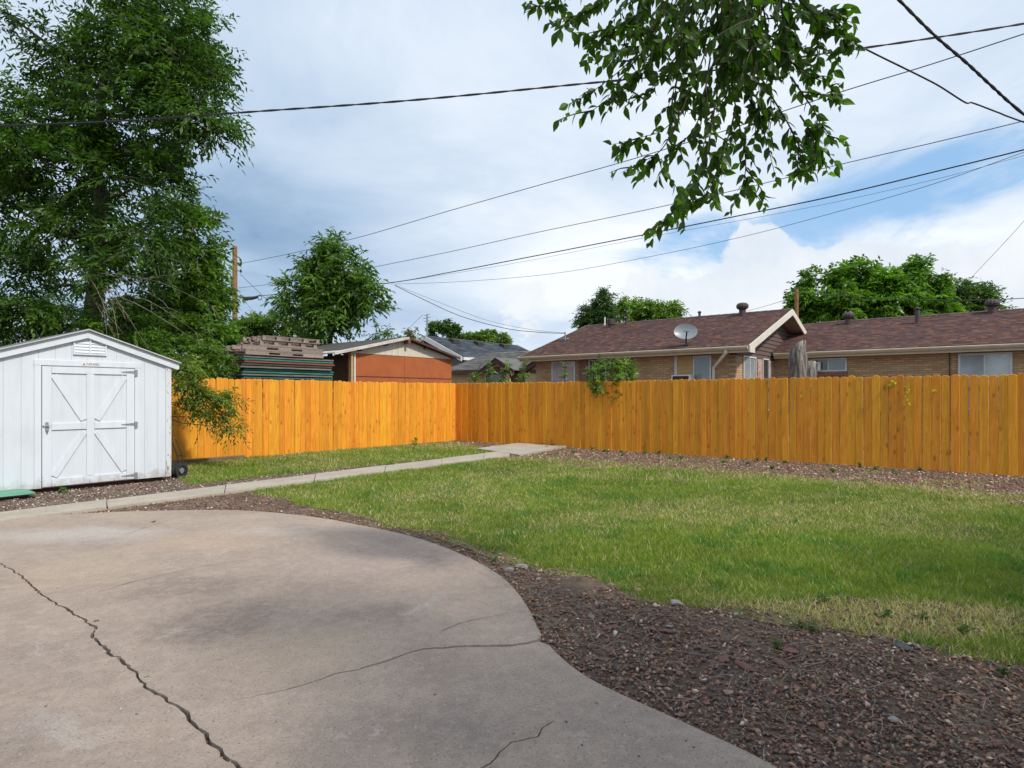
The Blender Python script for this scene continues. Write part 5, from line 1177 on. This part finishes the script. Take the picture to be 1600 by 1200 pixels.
wire('thin wire close under the thick black cable', [(600, 444), (800, 412), (1000, 373), (1250, 327), (1450, 283), (1600, 243), (1850, 175)], 28, 13.5, .006, 'thinwire')
wire('thin sagging wire lowest across the white clouds', [(610, 444), (720, 440), (860, 428), (1000, 404), (1160, 370), (1330, 325), (1460, 287), (1600, 238), (1850, 150)], 28, 12, .008, 'thinwire')
wire('black cable slanting down through the hanging leaves to the edge', [(1120, -70), (1215, -2), (1330, 65), (1440, 120), (1470, 136), (1508, 160), (1520, 161), (1560, 176), (1600, 191), (1800, 260)], 4.6, 6.5, .0085)
wire('thick black cable slanting steeply across the top corner of sky', [(1330, -80), (1405, 0), (1460, 55), (1510, 98), (1550, 135), (1600, 179), (1750, 300)], 4.8, 6.0, .0105, twist=.5)
wire('paired service drop running down to the mast of the brick house', [(617, 446), (660, 467), (720, 494), (790, 513), (840, 519), (883, 521)], 26, MAST.y, .016, 'thinwire')
wire('faint upper wire of the drop to the brick house', [(617, 445), (680, 470), (760, 500), (830, 515), (883, 520)], 26, MAST.y + .02, .008, 'thinwire')
wire('thin wire rising steeply to the edge above the sparse tree', [(1510, 442), (1545, 405), (1575, 373), (1600, 345), (1660, 275)], 36, 30, .012, 'thinwire')
wire('grey cable stretched in front of the round trees above the roof', [(1245, 457), (1330, 463), (1430, 468), (1520, 469), (1600, 466), (1800, 455)], 32.8, 27, .022, 'thinwire')
wire('slack guy wire running down from the pole into the leafy tree', [(375, 428), (400, 452), (425, 477), (445, 498)], 34, 31, .014, 'thinwire')
wire('faint slack wire falling from the pole, left of the guy wire', [(373, 455), (390, 480), (410, 500), (425, 512)], 34, 36, .008, 'thinwire')
wire('faint wire down to the small antenna mast', [(640, 512), (652, 500), (661, 492)], 40, 38, .012, 'thinwire')
wire('upper pair of faint wires left of the short pole', [(1140, 492), (1190, 480), (1244, 463)], 50, 33, .014, 'thinwire')
s_ = root('splice_case', 'black cable splice case hanging beside the utility pole', 'splice case', tuple(at(392, 466, 33)), yard=False)
MB().tube([at(380, 466.5, 33.2), at(381, 466.5, 33.1), at(393, 466, 33), at(394, 466, 33)], [.06, .10, .10, .05], 10).build('case', M['blackmetal'], s_)
MB().tube([at(394, 466, 33), at(401, 464.5, 33), at(403, 462, 33)], [.09, .07, .04], 8).build('end_cap', M['blackmetal'], s_)
b_ = MB(); b_.tube([at(406 + 3*math.cos(a), 465 + 4*math.sin(a), 32.9) for a in [i*.5 for i in range(13)]], .02, 5); b_.build('loop', M['blackmetal'], s_)

# ------------------------------------------------------------------ tree over the camera, its limb hangs into view
tb = Vector((6.6, -2.6, 0)); ot = root('shade_tree', 'dark leafy branch hanging into the sky from a tree overhead', 'tree', tuple(tb), yard=False)
b_ = MB(); tt = Vector((5.6, -1.8, 4.2)); b_.tube([tb, tb.lerp(tt, .5) + Vector((.1, .1, 0)), tt], [.32, .26, .2], 12)
LIMB = [tt, Vector((4.4, .4, 5.2)), Vector((3.0, 2.2, 5.2)), Vector((1.9, 3.3, 4.75)), Vector((1.25, 3.7, 4.15))]
LS = smooth_path(LIMB, 6); b_.tube(LS, [.15 - .13 * i / (len(LS) - 1) for i in range(len(LS))], 8)
cr = [(np.array(c_), np.array(r_)) for c_, r_ in (((5.8, -3.9, 7.4), (2.8, 2.2, 1.8)), ((3.2, -4.2, 7.2), (2.2, 1.9, 1.5)), ((7.9, -1.4, 7.2), (2.5, 2.0, 1.7)), ((5.2, -1.9, 7.6), (1.9, 1.5, 1.2)), ((9.9, .6, 7.2), (2.3, 1.9, 1.6)), ((1.0, -3.6, 7.4), (1.9, 1.5, 1.2)))]  # unseen crown, lobes placed for the shade they cast on the yard
VS, CS = [], []; NS = 620
for c_, rad in cr:
    b_.tube([tt, tt.lerp(Vector(c_), .5) + Vector((0, 0, .2)), Vector(c_)], [.13, .09, .03], 6)
    cl = 26; cc_ = c_ + unit(RNG.normal(0, 1, (cl, 3))) * rad * (.3 + .65 * RNG.random((cl, 1))); idx = RNG.integers(0, cl, NS); P = cc_[idx] + RNG.normal(0, .2, (NS, 3)) * rad
    V, Fq, c2_ = sprays(P, unit(P - c_ + RNG.normal(0, .6, P.shape)), .5 * (.6 + .6*RNG.random(NS)), 8, .13, .07, .4, (.03, .07, .012), (.08, .15, .02)); VS.append(V); CS.append(c2_)
V = np.concatenate(VS); np_obj('crown', V, np.arange(len(V)).reshape(-1, 4), M['leaf'], ot, np.concatenate(CS), org=tb)
b_.build('trunk', M['bark'], ot, smooth=True)
# hanging twigs: photo points and depth
TW = [([(1090, -60), (1040, 30), (985, 95), (930, 140), (888, 163)], 3.6), ([(1060, 40), (1000, 120), (950, 155), (906, 187)], 3.5), ([(1090, -60), (1010, 10), (960, 50), (900, 60)], 3.7), ([(1040, -60), (960, -10), (900, 25), (866, 38)], 3.8),
      ([(980, -60), (900, -20), (850, 5), (820, 20)], 3.9), ([(1110, 60), (1075, 150), (1040, 200), (1000, 215), (955, 226)], 3.55), ([(1075, 150), (1040, 225), (1010, 250), (970, 270)], 3.5), ([(1110, 90), (1090, 190), (1050, 240), (1024, 288)], 3.45),
      ([(1120, -60), (1130, 60), (1118, 160), (1095, 240), (1068, 310), (1040, 345), (1012, 383)], 3.5), ([(1118, 160), (1100, 260), (1080, 300), (1052, 330)], 3.4), ([(1130, 60), (1150, 170), (1165, 250), (1158, 295), (1140, 333)], 3.6), ([(1150, 170), (1130, 240), (1110, 290), (1090, 320)], 3.55),
      ([(1180, -60), (1200, 60), (1205, 150), (1200, 220), (1215, 288)], 3.65), ([(1205, 150), (1235, 200), (1250, 240), (1243, 288)], 3.7), ([(1205, 60), (1250, 110), (1290, 130), (1312, 152)], 3.6), ([(1235, 120), (1270, 170), (1285, 200), (1298, 220)], 3.65), ([(1250, 180), (1275, 220), (1280, 245), (1272, 262)], 3.7),
      ([(1200, -60), (1250, 0), (1290, 25), (1332, 27)], 3.5), ([(1250, 0), (1285, 40), (1310, 50), (1326, 72)], 3.5), ([(1180, -40), (1190, 40), (1185, 120), (1190, 180)], 3.4), ([(1150, -60), (1100, 20), (1060, 90), (1020, 140), (1000, 165)], 3.7), ([(1160, -40), (1160, 60), (1140, 130), (1120, 200)], 3.8),
      ([(1210, -40), (1225, 40), (1230, 100), (1245, 150)], 3.75), ([(1080, -40), (1040, 60), (1010, 100), (985, 130)], 3.8), ([(1240, -40), (1270, 30), (1280, 80), (1275, 110)], 3.8), ([(1060, -60), (1000, -10), (960, 30), (935, 90)], 3.75), ([(1150, 60), (1160, 120), (1180, 190), (1175, 240)], 3.5), ([(1095, 20), (1070, 80), (1050, 150), (1040, 175)], 3.6)] + [([(x0, -60), (x0 + d0, 0), (x0 + 2*d0, 60), (x0 + 2.4*d0, y1)], Yk) for x0, d0, y1, Yk in ((1100, -14, 120, 3.3), (1130, 6, 150, 3.9), (1165, 8, 130, 3.3), (1075, -24, 110, 3.9), (1195, 12, 110, 3.9), (1030, -22, 75, 3.5), (1145, -6, 110, 3.6), (1085, -10, 95, 3.2), (1115, 4, 130, 3.5), (1180, -4, 140, 3.6), (1150, 12, 100, 3.2), (1050, -16, 70, 3.3), (1215, 6, 90, 3.4))]
def leaf_shape(l_, w_, bend):
    prof = [(0, .02), (.12, .55), (.32, 1), (.55, .88), (.78, .45), (1, .0)]; V, Fq = [], []
    for (s_, k) in prof:
        zc = -bend * s_ * s_ * l_; V += [(s_*l_, -k*w_/2, zc + k*w_*.14), (s_*l_, 0, zc), (s_*l_, k*w_/2, zc + k*w_*.14)]
    for i in range(5): Fq += [(3*i, 3*i+3, 3*i+4, 3*i+1), (3*i+1, 3*i+4, 3*i+5, 3*i+2)]
    return V, Fq
LV = []
M['bigleaf'] = simple('broad_leaf', (.088, .178, .017), (.050, .115, .012), 14, .38, .1, rnd=.9)
mt = M['bigleaf'].node_tree; pb_ = mt.nodes['Principled BSDF']; bc = pb_.inputs['Base Color'].links[0].from_socket
tr_ = nd(mt, 'ShaderNodeBsdfTranslucent', {'Color': mix(mt, 1.0, bc, (1.5, 1.9, .6), 'MULTIPLY')}); mt.links.new(nd(mt, 'ShaderNodeMixShader', {0: .5, 1: pb_.outputs[0], 2: tr_.outputs[0]}).outputs[0], mt.nodes['Material Output'].inputs[0])
for k, (l_, w_, bd) in enumerate([(.074, .041, .14), (.062, .037, .34), (.086, .046, .24), (.044, .027, .10)]):
    v_, f_ = leaf_shape(l_, w_, bd); me = bpy.data.meshes.new('leaf'); me.from_pydata(v_, [], f_); me.update(); me.materials.append(M['bigleaf']); LV.append((me, v_, f_))
spots = []; tw = MB()
def leafy(pts, dens=.034):
    P = smooth_path(pts, 6); n_ = len(P); tw.tube(P, [.006 * (1 - .8*i/(n_-1)) for i in range(n_)], 4)
    tot = sum((P[i+1]-P[i]).length for i in range(n_-1)); s_ = tot * .12; side = 1
    while s_ < tot:
        acc = 0
        for i in range(n_-1):
            l_ = (P[i+1]-P[i]).length
            if acc + l_ >= s_: break
            acc += l_
        p = P[i].lerp(P[i+1], (s_-acc)/max(l_, 1e-6)); d_ = (P[i+1]-P[i]).normalized(); sd_ = d_.cross(Vector((0, .3, 1))).normalized() * side
        a = (d_*.65 + sd_*.75 + Vector((random.gauss(0, .3), random.gauss(0, .4), -.5 + random.gauss(0, .3)))).normalized()
        spots.append((p, a, random.gauss(0, 1.0))); side = -side; s_ += dens * random.uniform(.6, 1.3)
for pts, Y in TW:
    P = [at(x, y, Y + .05 * i) for i, (x, y) in enumerate(pts)]; leafy(P)
    SP = smooth_path(P, 4)
    for k in range(8):                                            # side shoots
        i = random.randrange(2, len(SP) - 2); d_ = (SP[i+1] - SP[i]).normalized()
        e = SP[i] + (d_*.6 + Vector((random.gauss(0, .75), random.gauss(0, .7), -.25 + random.gauss(0, .25)))) * random.uniform(.06, .19)
        leafy([SP[i], SP[i].lerp(e, .5) + Vector((0, 0, .01)), e], .030)
px_ = lambda p: (800 + F*p.x/p.y, HOR - F*(p.z - CH)/p.y)
for pts, Y in TW:                                                 # boughs that carry the twigs down from the limb
    if pts[0][1] <= -40:
        a = at(*pts[0], Y); s0 = min(LS[6:], key=lambda q: (q - a).length); tw.tube(smooth_path([s0, s0.lerp(a, .5) + Vector((0, 0, .10)), a], 4), [.016, .015, .014, .013, .012, .011, .010, .009, .007], 5)
tw.build('twigs', M['bark'], ot)
inview = [s for s in spots if -10 < px_(s[0])[1] and px_(s[0])[1] < 420]
# the leaves that stand clear at the ends show largest: lowest and outermost first
def clear_(s): x, y = px_(s[0]); return abs(x - 1110) * .5 + y * .9 + 20 * s[2]
inview.sort(key=lambda s: -clear_(s)); first = inview[:300]; rest = inview[300:] + [s for s in spots if px_(s[0])[1] <= -10]
def leaf_matrix(s):
    p, a, roll = s; x = a; up_ = Vector((0, 0, 1)); y = up_.cross(x); y = y.normalized() if y.length > .05 else Vector((1, 0, 0)); z = x.cross(y)
    m_ = Matrix((x, y, z)).transposed().to_4x4() @ Matrix.Rotation(roll, 4, 'X'); m_.translation = p; return m_
for k, s in enumerate(first):
    o = bpy.data.objects.new('leaf', LV[k % 4][0]); COL.objects.link(o); o.parent = ot; mm = leaf_matrix(s); mm.translation = mm.translation - tb; o.matrix_local = mm
lm = MB()
for k, s in enumerate(rest):
    me, v_, f_ = LV[k % 4]; mm = leaf_matrix(s); lm.add([mm @ Vector(q) for q in v_], f_)
o = lm.build('leaf_mass', M['bigleaf'], ot); o['kind'] = 'stuff'

# ------------------------------------------------------------------ stones, weeds, small things
def rock(name, label, x, y, sx, sy, sz, mat, seed, cat='stone', group=None, rz=None):
    p = gp(x, y, .01); rnd = random.Random(seed); bm = bmesh.new(); bmesh.ops.create_icosphere(bm, subdivisions=2, radius=1)
    for v in bm.verts:
        c = v.co; k = 1 + .35 * noise.noise(c * 1.3 + Vector((seed, 0, 0))) + .12 * noise.noise(c * 4 + Vector((seed, 3, 0)))
        m_ = max(abs(c.x), abs(c.y), abs(c.z)); c = c.lerp(c / m_ * .8, .45) * k; v.co = Vector((c.x * sx, c.y * sy, c.z * sz))
    me = bpy.data.meshes.new(name); bm.to_mesh(me); bm.free(); o = finish(name, me, M[mat]); o.location = (p.x, p.y, sz * .55 + .008); o.rotation_euler = (rnd.uniform(-.15, .15), rnd.uniform(-.15, .15), rnd.uniform(0, 6.28) if rz is None else rz)
    return tag(o, label, cat, group)
M['palestone'] = simple('pale_stone', (.36, .34, .315), (.25, .23, .21), 14, .9, .5); M['redstone'] = simple('red_flagstone', (.22, .105, .085), (.15, .075, .062), 12, .9, .5); M['darkstone'] = simple('dark_stone', (.055, .06, .062), (.09, .09, .09), 14, .85, .5); M['tanstone'] = simple('tan_stone', (.36, .24, .17), (.26, .17, .12), 12, .9, .5)
for k, (lab, x, y, sx, sy, sz, mm) in enumerate([
    ('pale rounded stone at the patio curve, the largest of three', 795, 893, .055, .045, .035, 'palestone'), ('flat broken pale stone beside the largest pale stone', 815, 886, .075, .04, .024, 'palestone'), ('small pale stone farthest from the patio curve', 838, 885, .025, .024, .022, 'palestone'),
    ('small white pebble beside the dug patch of dirt', 841, 905, .035, .02, .012, 'palestone'), ('white pebble just behind the dug patch of dirt', 879, 910, .03, .018, .012, 'palestone'), ('tan stone right of the dug patch of dirt', 955, 914, .04, .03, .015, 'tanstone'), ('orange tan stone nearest the lawn edge above red flagstones', 996, 922, .03, .025, .018, 'tanstone'),
    ('bluish grey flat stone below the dug patch of dirt', 924, 963, .045, .025, .014, 'palestone'), ('dull red flagstone fragment left of the red pair', 955, 980, .06, .035, .010, 'redstone'), ('brick red flagstone fragment beside a pale chip', 1041, 986, .065, .03, .012, 'redstone'), ('pinkish flagstone fragment touching the brick red one', 1020, 983, .04, .03, .010, 'redstone'), ('pale flat chip behind the brick red flagstone', 1046, 979, .04, .02, .010, 'palestone'),
    ('grey boulder fragment at the lawn edge, partly buried', 1057, 944, .06, .04, .028, 'palestone'), ('small bright white pebble near the lawn edge', 1150, 960, .022, .016, .014, 'palestone'), ('large brown red flagstone, upper of the cluster of four', 1236, 1017, .075, .05, .012, 'redstone'), ('brown red flagstone wedge, longest of the cluster of four', 1165, 1042, .085, .035, .014, 'redstone'), ('brown flagstone lying on the right of the wedge', 1218, 1036, .065, .04, .016, 'redstone'), ('brown flagstone lying on the left of the wedge', 1130, 1030, .055, .03, .012, 'redstone'),
    ('tan pebble in the rock mulch below the flagstones', 1138, 1083, .03, .022, .014, 'tanstone'), ('flat charcoal stone by the lawn edge', 1410, 1011, .085, .045, .02, 'darkstone'), ('pale pebble low in the dark mulch', 1398, 1126, .035, .03, .016, 'palestone'), ('white stone lying in gravel between path and patio', 240, 787, .06, .03, .02, 'palestone'), ('white stone on gravel before the shed door', 68, 789, .05, .03, .02, 'palestone')]):
    rock('stone', lab, x, y, sx * .78, sy * .78, sz * .7, mm, k * 1.7)
# dug patch of loose dirt
p = gp(905, 914); bm = bmesh.new(); bmesh.ops.create_grid(bm, x_segments=24, y_segments=18, size=1)
for v in bm.verts:
    r2_ = math.hypot(v.co.x, v.co.y); h_ = max(0, 1 - r2_); v.co = Vector((v.co.x * .24, v.co.y * .22, .05 * h_ * (1 + .7 * noise.noise(v.co * 3)) - .012 + .008 * noise.noise(v.co * 9)))
me = bpy.data.meshes.new('dirt_mound'); bm.to_mesh(me); bm.free(); o = finish('dirt_mound', me, M['soil'], smooth=True); o.location = (p.x, p.y, .012); tag(o, 'low mound of dark loose dirt in the rock mulch', 'dirt')
def weed(label, x, y, n_, h, lw, c1_, c2_, group=None, name='weed', z=0.0, spread=.5):
    p = gp(x, y, z); r_ = root(name, label, 'weed', tuple(p), yard=False, group=group); st = MB(); PS, DS = [], []
    for k in range(n_):
        a = random.random() * 6.28; hh = h * random.uniform(.5, 1); e = p + Vector((math.cos(a)*h*spread*random.random(), math.sin(a)*h*spread*random.random(), hh)); m_ = p.lerp(e, .5) + Vector((0, 0, .02)); st.tube([p, m_, e], [.003, .0025, .0015], 4)
        for s_ in (.35, .6, .85, 1): q = p.lerp(e, s_); PS.append(tuple(q)); DS.append((random.gauss(0, 1), random.gauss(0, 1), .4))
    PS, DS = np.array(PS), unit(np.array(DS)); V, Fq, cc2 = sprays(PS, DS, np.full(len(PS), lw * .8), 3, lw * 1.7, lw, .15, c1_, c2_)
    st.build('stems', M['stem'], r_); np_obj('leaves', V, Fq, M['leaf'], r_, cc2, org=p); return r_
M['stem'] = simple('green_stem', (.10, .15, .04), (.07, .11, .03), 9, .7, 0)
G1, G2 = (.045, .10, .022), (.10, .18, .04)
weed('broad-leaved weed growing against the shed beside the door', 24, 771, 2, .22, .05, G1, G2); weed('low weed under the shed door sill', 96, 771, 3, .07, .035, G1, G2); weed('tall weed by the foot of the fence near the corner', 648, 697, 4, .22, .04, G1, (.14, .22, .04)); weed('bushy low weed along the fence foot, halfway to the shed', 470, 707, 6, .14, .05, G1, G2)
weed('small weed sprouting in the middle of the long crack', 148, 978, 3, .035, .012, G1, G2, z=.0); weed('tiny weed lower down in the long crack', 226, 1068, 3, .03, .010, G1, G2); weed('tiny weed in the crack at the bottom edge', 803, 1158, 3, .028, .010, G1, G2); weed('thin weeds in the crack near the far patio edge', 240, 820, 4, .04, .018, G1, G2)
for k, (x, y, lab) in enumerate([(1250, 985, 'grass-like weed in rock mulch near the lawn, the first of a pair'), (1268, 988, 'grass-like weed in rock mulch near the lawn, the second of a pair'), (1565, 1056, 'small weed alone in the dark mulch corner'), (1215, 1016, 'tiny weed beside the upper flagstone'), (1440, 970, 'coarse weed clump in the thin lawn edge'), (1385, 968, 'coarse weed clump beside the bare lawn patch'), (1290, 945, 'dark weed clump left of the bare lawn patch'), (770, 882, 'small weed at the patio curve beside pale stones'), (1500, 990, 'weed clump at the far dark lawn edge')]):
    weed(lab, x, y, 5, .065, .013, (.035, .075, .016), (.075, .13, .03), spread=.9)
for k in range(26):                                               # weeds in the mulch strip under the long fence
    u_ = random.uniform(3.8, 15); v_ = -random.uniform(.15, 1.7); X, Y = l2w(u_, v_)
    if not (abs(X) < .9 * Y): continue
    x_, y_ = 800 + F*X/Y, HOR + F*CH/Y; weed('small green weed in the mulch strip along the long fence', x_, y_, 6, random.uniform(.05, .11), .022, (.05, .10, .02), (.12, .17, .04), 'weeds in the mulch strip', spread=.9)
# sprigs of vine poking through the long fence
def sprig(label, pts, n_, sz):
    P = []
    for (x, y) in pts: u_, z_ = on_v(x, y, -.04); P.append(Vector((*l2w(u_, -.04), z_)))
    r_ = root('vine_sprig', label, 'vine', tuple(P[0]), yard=False, group='vine sprigs on the fence'); b_ = MB().tube(P, .003, 4); b_.build('stem', M['stem'], r_)
    Q = np.array([tuple(P[i].lerp(P[i+1], random.random())) for _ in range(n_) for i in (random.randrange(len(P)-1),)]); V, Fq, cc2 = sprays(Q, unit(RNG.normal(0, 1, Q.shape) + np.array([-.4, -.6, 0])), np.full(n_, sz*.5), 3, sz, sz*.6, .2, (.28, .34, .02), (.42, .45, .03)); np_obj('leaves', V, Fq, M['leaf'], r_, cc2, org=P[0])
sprig('yellow-green vine leaves at the top of the long fence', [(1391, 600), (1396, 597), (1405, 598)], 7, .06); sprig('yellow-green vine hanging longest down the fence boards', [(1419, 602), (1417, 618), (1419, 634)], 9, .045); sprig('small yellow-green vine tuft alone on the fence boards', [(1458, 612), (1461, 609)], 4, .045); sprig('faint green vine shoot near the dead trunk', [(1253, 608), (1252, 622)], 4, .035); sprig('second faint green vine shoot near the dead trunk', [(1266, 606), (1266, 618)], 3, .03)
